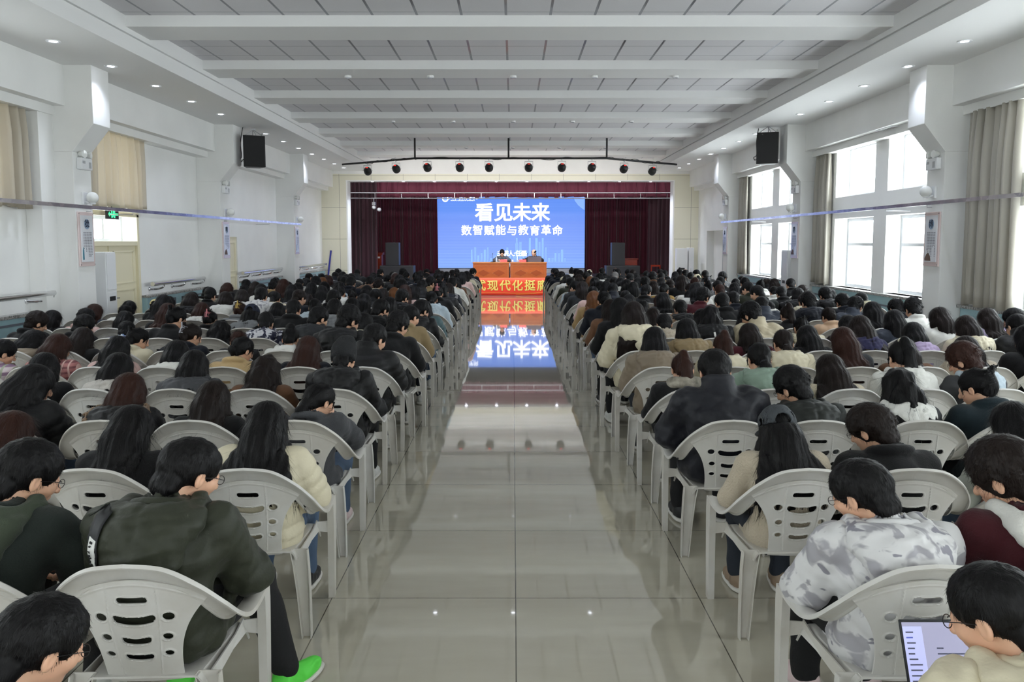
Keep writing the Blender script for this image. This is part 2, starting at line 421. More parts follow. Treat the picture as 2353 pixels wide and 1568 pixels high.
dado(XWL, -1, 5.95, 11.12, .95, .12, 4, 'before the nearest door-side pier'); dado(XWL, -1, 14.5, 17.2, .95, .10, 2, 'after the panelled door')
dado(XWL, -1, 19.7, 22.92, .95, .10, 3, 'beyond the second door'); dado(XWL, -1, 23.45, 28.3, .95, .10, 4, 'beside the stage on the door side')
dado(XWR, 1, 5.2 - 4.6, 5.76, 1.02, .10, 4, 'under the nearest windows'); dado(XWR, 1, 6.28, 11.48, 1.02, .10, 4, 'under the curtained windows')
dado(XWR, 1, 12.0, 17.2, 1.02, .10, 4, 'under the four full windows'); dado(XWR, 1, 17.72, 22.9, 1.02, .10, 4, 'under the far windows')
dado(XWR, 1, 23.45, 24.9, .95, .10, 1, 'beside the recessed door')

# ================================================================ fittings
EM = M('downlight_glow', (.86, .90, 1, 1), emit=14 * EV)
ring_me = MB().lathe([(.045, -.004), (.085, -.012), (.088, 0), (.05, 0)], n=28).mesh('ring'); lens_me = MB().lathe([(.047, -.007), (.03, -.010), (.001, -.011)], n=24).mesh('lens')
def spot(parent, watts, angle, loc, size=.05, col=(.78, .85, 1), blend=1, aim=None):
    l = bpy.data.lights.new('lamp', 'SPOT'); l.energy = watts; l.spot_size = math.radians(angle); l.spot_blend = blend; l.shadow_soft_size = size; l.color = col
    o = bpy.data.objects.new('lamp', l); COL.objects.link(o); o.parent = parent; o.location = loc
    if aim: o.rotation_euler = Vector(aim).to_track_quat('-Z', 'Y').to_euler()
def downlight(loc, label, group, watts, angle=112):
    e = empty('downlight', loc); tag(e, label, 'downlight', group)
    inst('trim_ring', ring_me, WHITEP, e); inst('lens', lens_me, EM, e)
    spot(e, watts, angle, (0, 0, -.03))
for s, X, nm in ((-1, -5.76, 'door'), (1, 5.66, 'window')):
    k = 0; ds = [28.35 - .2 - 1.42 * i for i in range(19)]
    ds = [10.15 + 1.42 * i for i in range(-6, 13)]
    for d in sorted(ds, reverse=True):
        if abs(d - 17.25) < .3: continue
        downlight((X, d, ZS), 'lit white round downlight in the %s-side soffit, %s from the stage' % (nm, 'first' if k == 0 else ORD[k]), 'soffit downlights on the %s side' % nm, SPOT_W); k += 1
for i in range(10):
    downlight((-5.05 + 1.11 * i, 28.66, 4.08), 'lit downlight over the stage opening, %s from the door side' % ('first' if i == 0 else ORD[i]), 'downlights over the stage opening', STAGE_W, 130)
baffle_me = MB().lathe([(.0515, -.0335), (.0515, .0), (.0505, .0), (.0505, -.0335), (.0515, -.0335)], n=24).mesh('baffle')
can_me = MB().lathe([(.052, -.034), (.056, -.034), (.058, 0), (.052, 0), (.052, -.034)], n=24).mesh('can')
for b_i, d in enumerate((8.4, 13.68, 18.7, 23.9)):
    for i, x in enumerate((-2.8, -1.4, 0, 1.38, 2.75)):
        e = empty('downlight', (x, d, ZBM)); tag(e, 'small can downlight under the %s lit ceiling beam, %s of five' % (ORD[b_i], ('first', 'second', 'third', 'fourth', 'fifth')[i]), 'downlight', 'can downlights under the beams')
        inst('can', can_me, CEILW, e); inst('baffle', baffle_me, BLACKP, e); o = inst('lens', lens_me, EM, e); o.location = (0, 0, .004)
        spot(e, BEAM_W * (.25 if d < 10 else 1), 96, (0, 0, -.013), .02)

# curtains -------------------------------------------------------
SATIN = M('beige_satin_curtain', 'B3AEA2', .36, translucent=.22, sheen=.3, bump=.03, bscale=8, bstretch=(1, 1, .1))
SATIN2 = M('cream_satin_curtain', 'CFC6B4', .42, translucent=.3, sheen=.3, bump=.03, bscale=8, bstretch=(1, 1, .1))
VELVET = M('crimson_velvet', '5C0A2A', .7, sheen=.35)
VELVETD = M('dark_crimson_velvet', '2E0616', .8, sheen=.15)
def drape(name, label, A, B, z0, z1, folds, mat, amp=.06, seed=0, lean=0, group=None, ragged=0, heading=True, nu=None):
    """pleated cloth hung between plan points A and B"""
    rnd = random.Random(seed); A = Vector((A[0], A[1], 0)); B = Vector((B[0], B[1], 0)); d = B - A; nrm = Vector((-d.y, d.x, 0)).normalized()
    ph = [rnd.uniform(0, 6.28) for _ in range(6)]; nu = nu or folds * 8
    def fn(u, v):
        t = u + .012 * math.sin(u * folds * 2.3 + ph[0]) * (1 - v)
        a = amp * (.45 + .55 * min(1, (1 - v) * 3 + .2)) * (.7 + .3 * math.sin(u * folds * 1.7 + ph[1]))
        q = u * folds * 2 * PI + .5 * math.sin(u * 9 + ph[2]) + .8 * (1 - v) * math.sin(u * 5 + ph[3])
        w = math.sin(q); w = math.copysign(abs(w) ** .75, w)
        p = A + d * t + nrm * (a * w + lean * (1 - v) ** 2)
        z = z0 + (z1 - z0) * v + (1 - v) * (.02 * math.sin(u * folds * 2 + ph[4]) + ragged * math.sin(u * 31 + ph[5]))
        return (p.x, p.y, z)
    m = MB().grid(fn, nu, 16)
    o = m.build(name, mat, smooth=True, solid=.012); tag(o, label, 'curtain', group)
    return o
drape('curtain', 'long beige satin curtain on the window with a granite sill, nearest window side', (6.50, 10.22), (6.46, 11.32), 1.04, 3.75, 7, SATIN, .12, 1)
drape('curtain', 'beige satin curtain between the four full windows and the second window-side pier', (6.52, 16.40), (6.50, 17.1), 1.05, 3.75, 5, SATIN, .10, 2)
drape('curtain', 'narrow beige curtain by the far windows, third from the camera on the window side', (6.52, 22.1), (6.48, 22.85), 1.05, 3.75, 5, SATIN, .10, 3)
drape('curtain', 'cream satin curtain glowing over the panelled door', (-6.66, 12.35), (-6.72, 14.55), 2.50, 3.75, 10, SATIN2, .07, 4)
drape('curtain', 'cream satin half curtain nearest the camera on the door side', (-6.70, 9.6), (-6.70, 11.05), 2.40, 3.76, 7, SATIN2, .09, 5)
drape('stage_curtain', 'wide dark crimson stage curtain on the door side of the screen', (-6.9, 37.6), (-3.66, 38.2), .42, 4.9, 26, VELVET, .07, 6)
drape('stage_curtain', 'wide dark crimson stage curtain on the window side of the screen', (3.46, 38.2), (6.9, 37.6), .42, 4.9, 26, VELVET, .07, 7)
drape('stage_curtain', 'narrow dark side curtain at the door-side edge of the stage', (-7.3, 30.4), (-5.30, 30.9), .42, 4.7, 13, VELVETD, .07, 8)
drape('stage_curtain', 'narrow dark side curtain at the window-side edge of the stage', (5.35, 31.6), (7.3, 30.6), .42, 4.7, 13, VELVETD, .07, 9)
drape('stage_valance', 'short crimson valance hung across the top of the stage', (-7.2, 31.2), (7.0, 31.2), 3.67, 4.75, 100, VELVET, .035, 10, ragged=.012, nu=700)

# bar lighting on the stage
m = MB()
for z in (3.76, 3.56): m.tube([(-6.6, 30.0, z), (6.4, 30.0, z)], .022, 8)
for i in range(13): m.tube([(-6.2 + i * 1.0, 30, 3.56), (-6.2 + i * 1.0, 30, 3.76)], .016, 6)
t = empty('lighting_truss', (0, 30, 3.66)); tag(t, 'two grey ladder pipes running across the stage under the valance', 'truss')
o = m.build('pipe', CHROMEDARK, t); o.location = (0, -30, -3.66)
r = MB(); r.tube([(-5.6, 30.0, 3.56), (-5.6, 30.0, 4.9)], .012, 6); r.tube([(5.4, 30.0, 3.56), (5.4, 30.0, 4.9)], .012, 6); o = r.build('hanger', BLACKM, t); o.location = (0, -30, -3.66)
e = empty('stage_lamp', (-5.25, 30.0, 3.42)); tag(e, 'twin white stage lamp hanging under the ladder pipes', 'lamp')
m = MB(); m.tube([(0, 0, .14), (0, 0, -.1)], .02); m.box(-.06, .06, -.05, .05, -.12, .0); m.build('bracket', CHROMEDARK, e)
m = MB(); m.lathe([(.05, -.1), (.075, .05), (.03, .09)], (.0, -.03, -.2), 'y'); m.lathe([(.05, -.1), (.075, .05), (.03, .09)], (.2, -.03, -.28), 'y'); m.build('lamp_head', WHITEP, e, True)

# pipe with ten spotlights in front of the stage --------------------
zp = 4.31
pl = [(-5.27, 24.7), (-2.81, 22.9), (2.68, 22.9), (5.05, 24.7)]
t = empty('lighting_bar', (0, 22.9, zp)); tag(t, 'long black bent pipe hung from the ceiling carrying the spotlights', 'lighting bar')
o = MB().tube([(x, y - 22.9, 0) for x, y in pl], .03, 10).build('pipe', BLACKM, t, True, autosmooth=40)
for x in (-2.81, -.13, 2.68): MB().tube([(x, 0, 0), (x, 0, ZC - zp)], .026, 8).build('hanger_rod', BLACKM, t, True)
rnd = random.Random(3); m = MB()
for a, b_ in zip(pl[:-1], pl[1:]):
    n_ = 14
    pts = [(a[0] + (b_[0] - a[0]) * i / n_, a[1] - 22.9 + (b_[1] - a[1]) * i / n_ - .03, rnd.uniform(-.05, .045)) for i in range(n_ + 1)]
    m.tube(catmull(pts, 60), .008, 5)
m.build('cable', BLACKP, t, True)
REDGLINT = M('red_glint', (1, .03, .02, 1), emit=4 * EV)  # glowing red that stands in for a glint on the housing
def par_light(x, tilt, yaw):
    if x < pl[1][0]: k = (x - pl[0][0]) / (pl[1][0] - pl[0][0]); y = pl[0][1] + k * (pl[1][1] - pl[0][1])
    elif x > pl[2][0]: k = (x - pl[2][0]) / (pl[3][0] - pl[2][0]); y = pl[2][1] + k * (pl[3][1] - pl[2][1])
    else: y = 22.9
    e = empty('spotlight', (x, y, zp - .03))
    m = MB(); m.tube([(0, 0, .03), (0, 0, -.03)], .018, 8); m.box(-.03, .03, -.012, .012, .0, .05); m.build('clamp', CHROMEDARK, e)
    m = MB(); m.tube([(-.115, 0, -.22), (-.115, 0, -.06), (.115, 0, -.06), (.115, 0, -.22)], .009, 6); m.tube([(-.15, 0, -.215), (.15, 0, -.215)], .008, 6); m.build('yoke', CHROMEDARK, e)
    b_ = MB().lathe([(.02, -.12), (.06, -.112), (.095, -.07), (.115, -.01), (.118, .06), (.11, .09), (.04, .09)], (0, 0, 0), 'y', 24).build('body', BLACKP, e, True, autosmooth=40)
    b_.location = (0, 0, -.22); b_.rotation_euler = (tilt, 0, yaw)
    MB().box(-.028, .028, -.118, -.104, .015, .04).build('glint', REDGLINT, b_)  # red glint put in as a small glowing patch
    spot(e, PAR_W, 88, (0, .16, -.27), .09, (1, .96, .93), 1.0, (-x * .12, 6.2, -2.0))  # beam added to brighten the banner, tables and header wall
    return e
xs = [-4.38, -3.42, -2.46, -1.53, -.69, .45, 1.40, 2.26, 3.24, 4.2]
for i, x in enumerate(xs):
    e = par_light(x, -.5, (i - 4.5) * .07 + (.25 if i == 0 else 0))
    tag(e, 'black spotlight with red glint on the bent pipe, %s from the door side' % ('first' if i == 0 else ORD[i]), 'spotlight', 'spotlights on the black pipe')

# loudspeakers hung from the soffit --------------------------------
GRILLE = M('black_speaker_grille', (.010, .010, .011, 1), .7, bump=.3, bscale=260)
def hung_speaker(loc, rz, label):
    e = empty('hanging_loudspeaker', loc, rz); tag(e, label, 'loudspeaker', 'loudspeakers hung from the soffits')
    w, h = .23, .34
    prof = [(-w, -.02), (-.15, .30), (.15, .30), (w, -.02), (w, -.06), (-w, -.06)]
    MB().prism(prof, 'z', -h, h).build('cabinet', BLACKP, e, bevel=.012)
    MB().box(-w + .015, w - .015, -.075, -.06, -h + .015, h - .015).build('grille', GRILLE, e, bevel=.006)
    m = MB()
    for i in range(7):
        q = i * .055; m.lathe([(.012, -.006), (.018, 0), (.012, .006), (.008, 0), (.012, -.006)], (.1 * (i % 2) * .1 + .19, .12, h - .28 + q), 'x' if i % 2 else 'y', 10)
    m.build('chain', CHROMEDARK, e)
    m = MB()
    for a in ((-.18, .0), (.18, .0), (0, .25), (.06, .06)): m.tube([(a[0], a[1], h), (0, .1, h + .14)], .007, 6)
    m.box(-.05, .05, .07, .13, h + .135, h + .155); m.build('hanger', CHROMEDARK, e)
    m = MB(); m.tube(catmull([(-.2, .26, h + .2), (-.25, .3, .2), (-.24, .28, -.1), (-.3, .3, -.16), (-.27, .3, -.22), (-.2, .28, -.15)], 30), .009, 6); m.build('cable', BLACKP, e, True)
hung_speaker((-5.66, 17.5, 3.9), math.radians(24), 'black loudspeaker chained under the door-side soffit')
hung_speaker((5.56, 17.5, 3.97), math.radians(-20), 'black loudspeaker chained under the window-side soffit')

# things on the piers ------------------------------------------------
PINK = M('pink_poster_board', 'E3CFCC', .25, coat=.4)
PAPER = M('white_poster_paper', 'E9EAEE', .3, coat=.5)
INK = M('blue_black_ink', '1D2740', .5)
TEALP = M('teal_print', '2E7C93', .5)
BROWNP = M('brown_print', '6E5548', .5)
PALEB = M('pale_blue_print', '9DB3CC', .5)
SIDE = {-1: 'door', 1: 'window'}
def on_pier(s, i): return (XPL if s < 0 else XPR), PD[i] + .24
def pier_fittings(s, i, char, motif):
    X, y = on_pier(s, i); nm = ['', 'near', 'nearest', 'second', 'third'][i] + ' pier on the %s side' % SIDE[s]
    ang = PI / 2 if s < 0 else -PI / 2   # local +y -> into the wall... front faces the room
    # poster: local x along the wall, local -y to the room
    e = empty('poster', (X, y, 1.97), ang); tag(e, 'tall pink framed poster with a brushed character on the ' + nm, 'poster', 'posters on the piers')
    MB().box(-.21, .21, -.02, 0, -.40, .40).build('board', PINK, e, bevel=.006)
    MB().box(-.165, .165, -.028, -.02, -.335, .35).build('sheet', PAPER, e, bevel=.004)
    MB().lathe([(.075, -.031), (.001, -.031), (.001, -.028), (.075, -.028)], (0, 0, .22), 'y', 28).build('roundel', PALEB, e)
    text('character', char, .125, INK, e, (0, -.033, .22), fat=.0006)
    m = MB(); rr = random.Random(i + s)
    for c in range(8):
        for k in range(rr.randint(9, 17)): m.box(-.10 + c * .03, -.088 + c * .03, -.0295, -.028, .09 - k * .023, .103 - k * .023)
    m.build('text_columns', INK, e)
    m = MB()
    if motif == 'tower':
        m.prism([(-.14, -.30), (-.10, -.30), (-.105, -.16), (-.12, -.11), (-.135, -.16)], 'y', -.030, -.028); m.build('tower_print', TEALP, e)
    else:
        m.prism([(-.15, -.32), (.02, -.32), (.0, -.25), (-.05, -.20), (-.10, -.22), (-.15, -.28)], 'y', -.030, -.028); m.build('landscape_print', BROWNP, e)
    m = MB()
    for a in (-.19, .19):
        for b_ in (-.375, .375): m.lathe([(.008, -.026), (.008, -.02), (.001, -.02)], (a, 0, b_), 'y', 10)
    m.build('screw', STEEL, e)
    # emergency light
    e = empty('emergency_light', (X, y, 3.07), ang); tag(e, 'white twin-head emergency light box high on the ' + nm, 'emergency light', 'emergency lights on the piers')
    MB().box(-.15, .15, -.075, 0, -.085, .085).build('housing', WHITEP, e, bevel=.01)
    m = MB(); m.box(.05, .11, -.08, -.074, -.06, .03); m.box(-.12, -.05, -.078, -.074, .0, .04); m.build('label_plate', GREYP, e)
    for q in (-.07, .07):
        h = MB().lathe([(.02, .05), (.045, .02), (.055, -.05), (.001, -.045)], (q, -.06, .135), 'y', 18).build('lamp_head', LAMPGLASS, e, True, autosmooth=40)
        h.rotation_euler = (0, 0, q * 3)
    # globe lamp
    e = empty('globe_lamp', (X, y, 2.57 if s < 0 else 2.66), ang); tag(e, 'white globe wall lamp above the poster on the ' + nm, 'wall lamp', 'globe lamps on the piers')
    m = MB(); m.box(-.06, .06, -.03, 0, -.09, .09); m.tube([(0, -.02, -.05), (0, -.13, -.08)], .016, 8); m.lathe([(.04, -.09), (.045, -.065), (.025, -.05)], (0, -.13, 0), 'z', 18); m.build('bracket', WHITEP, e, bevel=.004)
    MB().lathe([(.03, -.075)] + [(.085 * math.sin(q * PI / 14), -.085 * math.cos(q * PI / 14) + .01) for q in range(4, 14)] + [(.002, .095)], (0, -.13, .0), 'z', 24).build('globe', LAMPGLASS, e, True)
for s in (-1, 1):
    for i, ch, mo in ((2, '德' if s < 0 else '博', 'tower' if s < 0 else 'hill'), (3, '明' if s < 0 else '学', 'hill'), (4, '信' if s < 0 else '志', 'tower')): pier_fittings(s, i, ch, mo)
# mirror rail
MIRROR, nt, N, L, b = nodes_of('mirror_mosaic_strip', rough=.22)
b.inputs['Metallic'].default_value = 1
tc = N.new('ShaderNodeTexCoord'); v = N.new('ShaderNodeTexVoronoi'); v.inputs['Scale'].default_value = 9; L.new(tc.outputs['Object'], v.inputs['Vector'])
L.new(mixcol(nt, v.outputs['Color'], (.5, .5, .58, 1), (.98, .98, 1, 1)), b.inputs['Base Color'])
for s, X, z, who in ((-1, XPL + .07, 2.44, 'door'), (1, XPR - .07, 2.50, 'window')):
    e = empty('mirror_rail', (X, 14, z)); tag(e, 'thin mirror strip rail strung along the piers on the %s side' % who, 'rail')
    o = MB().box(-.008, .008, -11, 9.45, -.026, .026).build('strip', MIRROR, e)
    m = MB()
    for y in (-9, -6, -2.2, -.9, 3.4, 6.4): m.tube([(0, y, -.02), (0, y, -.06), (s * (.4 if abs(y + .9) < 2 else .35), y, -.06)], .006, 6)
    m.build('bracket', CHROMEDARK, e)
# handrails on the door side
for i, (a, b_, z) in enumerate(((6.2, 11.35, 1.20), (14.6, 17.05, 1.15), (19.5, 22.8, 1.16), (24.3, 28.2, 1.14))):
    X = XWL + (.22 if i == 0 else .16)
    e = empty('handrail', (X, a, z)); tag(e, 'steel tube handrail on scroll brackets, %s along the door-side wall' % (['nearest', 'second', 'third', 'farthest'][i]), 'handrail', 'handrails on the door-side wall')
    MB().tube([(0, 0, 0), (0, b_ - a, 0)], .04, 16).build('tube', STEEL, e, True, autosmooth=40)
    nbr = 4 if i != 1 else 3
    for k in range(nbr):
        y = .2 + (b_ - a - .5) * k / (nbr - 1)
        pts = catmull([(0, y + .28, -.035), (-.02, y + .26, -.085), (-.06, y + .12, -.105), (-(X - XWL) + .02, y, -.10), (-(X - XWL), y - .01, -.09)], 14)
        m = MB().tube(pts, .02, 8); m.lathe([(.04, 0), (.04, .012), (.01, .02)], (-(X - XWL), y, -.10), 'x', 14); m.build('bracket', STEEL, e, True, autosmooth=40)
# exit sign
e = empty('exit_sign', (XWL + .12, 13.30, 2.40), PI / 2); tag(e, 'green lit exit sign hung over the panelled door', 'exit sign')
MB().box(-.19, .19, -.02, .02, -.09, .09).build('housing', BLACKP, e, bevel=.006); MB().tube([(0, 0, .09), (0, 0, .17), (0, .14, .18)], .012, 8).build('hanger', BLACKP, e)
GREENL = M('green_sign_light', (.05, .85, .30, 1), emit=1.6 * EV)
m = MB(); m.box(-.06, -.04, -.024, -.02, -.07, .075); m.box(.04, .06, -.024, -.02, -.07, .075); m.box(-.06, .06, -.024, -.02, .06, .075)
m.lathe([(.016, -.024), (.001, -.024), (.001, -.02), (.016, -.02)], (.005, 0, .035), 'y', 14); m.prism([(-.015, .02), (.02, .02), (.015, -.02), (.035, -.065), (.02, -.068), (0, -.03), (-.03, -.068), (-.042, -.06), (-.012, -.02)], 'y', -.024, -.02)
m.prism([(-.16, -.01), (-.12, .03), (-.12, .008), (-.07, .008), (-.07, -.028), (-.12, -.028), (-.12, -.05)], 'y', -.024, -.02); m.box(.07, .16, -.024, -.02, -.028, .008)
m.build('pictogram', GREENL, e)
# air conditioners
def air_con(loc, rz, w, d, h, label):
    e = empty('air_conditioner', loc, rz); tag(e, label, 'air conditioner', 'floor-standing air conditioners')
    MB().box(-w / 2, w / 2, -d / 2, d / 2, 0, h).build('cabinet', WHITEP, e, bevel=.012)
    MB().box(-w / 2 + .02, w / 2 - .02, -d / 2 - .012, -d / 2, h * .66, h - .03).build('outlet_panel', WHITEP, e, bevel=.005)
    MB().box(-w / 2 + .02, w / 2 - .02, -d / 2 - .008, -d / 2, .05, h * .64).build('front_panel', WHITEP, e, bevel=.004)
    MB().box(-.09, .09, -d / 2 - .012, -d / 2 - .006, h * .56, h * .60).build('display', BLACKP, e)
    MB().box(-.14, -.03, -d / 2 - .010, -d / 2 - .006, h * .34, h * .36).build('sticker', M('green_sticker', '6FAE8D', .5), e)
    return e
air_con((-6.62, 12.62, 0), PI / 2, .32, .40, 1.77, 'tall white air conditioner beside the panelled door')
air_con((5.90, 27.75, 0), 0, .38, .3, 1.70, 'white air conditioner facing the hall beside the stage')
air_con((6.43, 18.22, 0), -PI / 2, .42, .36, 1.74, 'tall white air conditioner behind the second window-side pier')
e = empty('cabinet', (6.22, 27.8, 0)); tag(e, 'slim white cabinet next to the air conditioner beside the stage', 'cabinet')
MB().box(-.09, .09, -.2, .2, 0, 1.72).build('body', WHITEP, e, bevel=.008); MB().box(-.02, -.008, -.212, -.2, .7, 1.0).build('handle', GREYP, e)
e = MB().tube([(-6.72, 28.32, .0), (-6.52, 28.36, 1.62)], .03, 10).build('pole', M('blue_pole_paint', '2B2F8E', .4), smooth=True); tag(e, 'short blue pole leaning in the corner beside the stage', 'pole')
for i, y in enumerate((13.7, 19.3)):
    e = empty('ceiling_vent', (6.44, y, ZB)); tag(e, 'square white vent under the box beam, %s on the window side' % ['near one', 'far one'][i], 'vent', 'vents under the box beam')
    MB().box(-.11, .11, -.3, .3, -.015, 0).build('frame', WHITEP, e, bevel=.004)
    m = MB()
    for k in range(5): m.box(-.09, .09, -.26 + k * .11, -.20 + k * .11, -.02, -.012)
    m.build('slats', GREYP, e)

# ================================================================ stage things
WOOD = M('red_brown_wood', 'B05A24', .32, bump=.05, bscale=12, bstretch=(1, 1, 12), var=.16, vscale=7, coat=.2)
WOODL = M('light_wood_edge', 'B8743C', .35)
WOODD = M('dark_wood_diamond', '98461A', .3)
def rostrum_table(x0, x1, label):
    y0, y1, z0, z1 = 29.3, 29.9, .40, 1.172
    c = (x0 + x1) / 2; w = (x1 - x0) / 2; e = empty('rostrum_table', (c, y0, z0)); tag(e, label, 'table', 'wooden tables on the stage')
    h = z1 - z0
    MB().box(-w, w, -.02, .62, h - .045, h).build('tabletop', WOODL, e, bevel=.01)
    MB().box(-w + .015, w - .015, .0, .03, 0, h - .045).build('front_panel', WOOD, e)
    for s in (-1, 1): MB().box(s * (w - .015), s * (w - .045), .03, .58, 0, h - .045).build('side_panel', WOOD, e)
    m = MB(); g = .065
    for a in ((-w + g, w - g, h - .14, h - .125), (-w + g, w - g, .10, .115)): m.box(a[0], a[1], -.012, 0, a[2], a[3])
    for a in (-w + g, w - g - .015): m.box(a, a + .015, -.012, 0, .115, h - .14)
    m.build('moulding', WOODL, e)
    for k in (-1, 1):
        cx, cz = k * w * .42, .5 * (h - .03); a, b_ = w * .36, .125
        MB().prism([(cx - a, cz), (cx, cz + b_), (cx + a, cz), (cx, cz - b_)], 'y', -.010, 0).build('diamond', WOODD, e)
        m = MB().tube([(cx - a, -.01, cz), (cx, -.01, cz + b_), (cx + a, -.01, cz), (cx, -.01, cz - b_)], .007, 6, True); m.build('diamond_moulding', WOODL, e)
rostrum_table(-1.50, -.135, 'red-brown wooden table with diamonds, door-side one of the stage pair')
rostrum_table(-.115, 1.255, 'red-brown wooden table with diamonds, window-side one of the stage pair')
# banner
BAN, nt, N, L, b = nodes_of('red_banner_cloth', rough=.5)
tc = N.new('ShaderNodeTexCoord'); sx = N.new('ShaderNodeSeparateXYZ'); L.new(tc.outputs['Object'], sx.inputs[0])
mr = N.new('ShaderNodeMapRange'); mr.inputs['From Min'].default_value = 0; mr.inputs['From Max'].default_value = .64; L.new(sx.outputs[2], mr.inputs['Value'])
col = mixcol(nt, mr.outputs[0], srgb('EE3A2A'), srgb('F5562E'))
L.new(col, b.inputs['Base Color']); L.new(col, b.inputs['Emission Color']); b.inputs['Emission Strength'].default_value = 0
e = empty('banner', (0, 28.28, 0)); tag(e, 'red banner with yellow characters across the front of the stage', 'banner')
MB().grid(lambda u, v: (-1.72 + 3.4 * u, .012 * math.sin(u * 37) * (.3 + v), .004 + .636 * v), 80, 4).build('cloth', BAN, e, True, solid=.006)
YEL = M('yellow_banner_print', 'F3E27A', .5); GOLD = M('gold_banner_print', 'C98A2A', .5)
for i, ch in enumerate('式现代化挺膺'):
    x = -1.175 + .444 * i
    text('lettering', ch, .40, GOLD, e, (x + .004, -.022, .337), fat=.012, extrude=.001); text('lettering', ch, .40, YEL, e, (x, -.030, .34), fat=.0085, extrude=.003)
m = MB(); m.tube(catmull([(-1.7, -.016, .10), (-.6, -.016, .105), (.3, -.016, .09), (1.65, -.016, .13)], 30), .006, 5); m.tube(catmull([(.1, -.016, .03), (.8, -.016, .09), (1.65, -.016, .16)], 20), .005, 5)
m.build('gold_line', M('gold_line_print', 'F0B24A', .5), e)
# LED screen
SCR, nt, N, L, b = nodes_of('led_screen_blue', rough=.4)
b.inputs['Base Color'].default_value = (.01, .01, .015, 1)
tc = N.new('ShaderNodeTexCoord'); sx = N.new('ShaderNodeSeparateXYZ'); L.new(tc.outputs['Object'], sx.inputs[0])
mr = N.new('ShaderNodeMapRange'); mr.inputs['From Min'].default_value = 0; mr.inputs['From Max'].default_value = 3.6; L.new(sx.outputs[2], mr.inputs['Value'])
cr = N.new('ShaderNodeValToRGB'); L.new(mr.outputs[0], cr.inputs[0])
el = cr.color_ramp.elements; el[0].position = 0; el[0].color = srgb('8FB6FB'); el[1].position = 1; el[1].color = srgb('5488EC')
for p, c_ in ((.3, '84A6F8'), (.6, '7396F2'), (.8, '5F90F0')): q = el.new(p); q.color = srgb(c_)
wv = grid_mask(nt, tc.outputs['Object'], 2, .075, 0, .02)
L.new(mixcol(nt, wv, cr.outputs[0], srgb('6A94F4')), b.inputs['Emission Color']); b.inputs['Emission Strength'].default_value = SCREEN_E * 1.05
e = empty('led_screen', (-.105, 38.75, .64)); tag(e, 'wide blue LED screen with white Chinese title at the back of the stage', 'screen')
W2 = 3.605
MB().box(-W2, W2, 0, .12, 0, 3.62).build('display', SCR, e)
MB().box(-W2 - .03, W2 + .03, .02, .16, -.03, 3.66).build('cabinet', BLACKP, e)
MB().box(-W2, W2, -.02, .2, -.24, -.03).build('plinth', M('silver_plinth', 'B9BCC6', .25, .7), e)
def glow(name, hexc, s): return M(name, hexc, .5, emit=s * EV)
WTXT = glow('white_screen_text', 'FFFFFF', 1.5); CYT = glow('cyan_screen_art', '86ADFB', 1.0); CY2 = glow('pale_cyan_screen_art', '8BB6FC', 1.0)
def scr_x(px): return (px - 1179) * 38.62 / 1815 + .105
def scr_z(py): return CAMH + (556 - py) * 38.62 / 1822 - .64
for i, px in enumerate((1112, 1156, 1198, 1241)): text('title', '看见未来'[i], .93, WTXT, e, (scr_x(px + (1)), -.01, scr_z(492)), fat=.020)
for i, ch in enumerate('数智赋能与教育革命'): text('subtitle', ch, .52, WTXT, e, (scr_x(1072 + 26.1 * i), -.01, scr_z(532 - (1 if i % 2 else 0))), fat=.009)
for i, ch in enumerate('主讲人:任磊'):
    text('speaker_line', ch, .30, WTXT, e, (scr_x((1149, 1162, 1174, 1182, 1191, 1204)[i]), -.01, scr_z(584)), fat=.006)
m = MB().lathe([(.155, -.008), (.095, -.008), (.095, 0), (.155, 0), (.155, -.008)], (scr_x(1024), 0, scr_z(458)), 'y', 32); m.build('emblem_ring', WTXT, e)
MB().lathe([(.075, -.01), (.001, -.012), (.001, 0), (.075, 0)], (scr_x(1024), 0, scr_z(458)), 'y', 24).build('emblem_centre', CY2, e)
text('emblem_name', '大学教育学院', .235, WTXT, e, (scr_x(1065), -.01, scr_z(455)), fat=.003)
text('emblem_subname', 'NORMAL COLLEGE OF UNIVERSITY', .075, WTXT, e, (scr_x(1064), -.01, scr_z(462)), fat=.001)
m = MB(); pts = [(W2, 3.6)] + [(W2 - .62 + .62 * math.sin(q * .12) ** 2 * (q / 13), 3.6 - .085 * q) for q in range(14)]
m.prism([(W2 - .02, 3.58), (scr_x(1316), 3.58), (scr_x(1320), scr_z(462)), (scr_x(1327), scr_z(472)), (scr_x(1335), scr_z(479)), (W2 - .02, scr_z(484))], 'y', -.004, 0); m.build('corner_shape', CYT, e)
rr = random.Random(12); m = MB(); m2 = MB()
for k in range(30):
    px = 1082 + k * 7.4; hh = rr.choice((.25, .4, .55, .75, .9)) * (1.3 if 1160 < px < 1250 else .8); (m if k % 2 else m2).box(scr_x(px), scr_x(px + rr.uniform(3, 6)), -.004, 0, .30, .30 + hh)
m.prism([(scr_x(1184), .3), (scr_x(1191), .3), (scr_x(1191), 1.15), (scr_x(1187.5), 1.45), (scr_x(1184), 1.15)], 'y', -.005, 0)
m.build('skyline_art', CYT, e); m2.build('skyline_art', CY2, e)
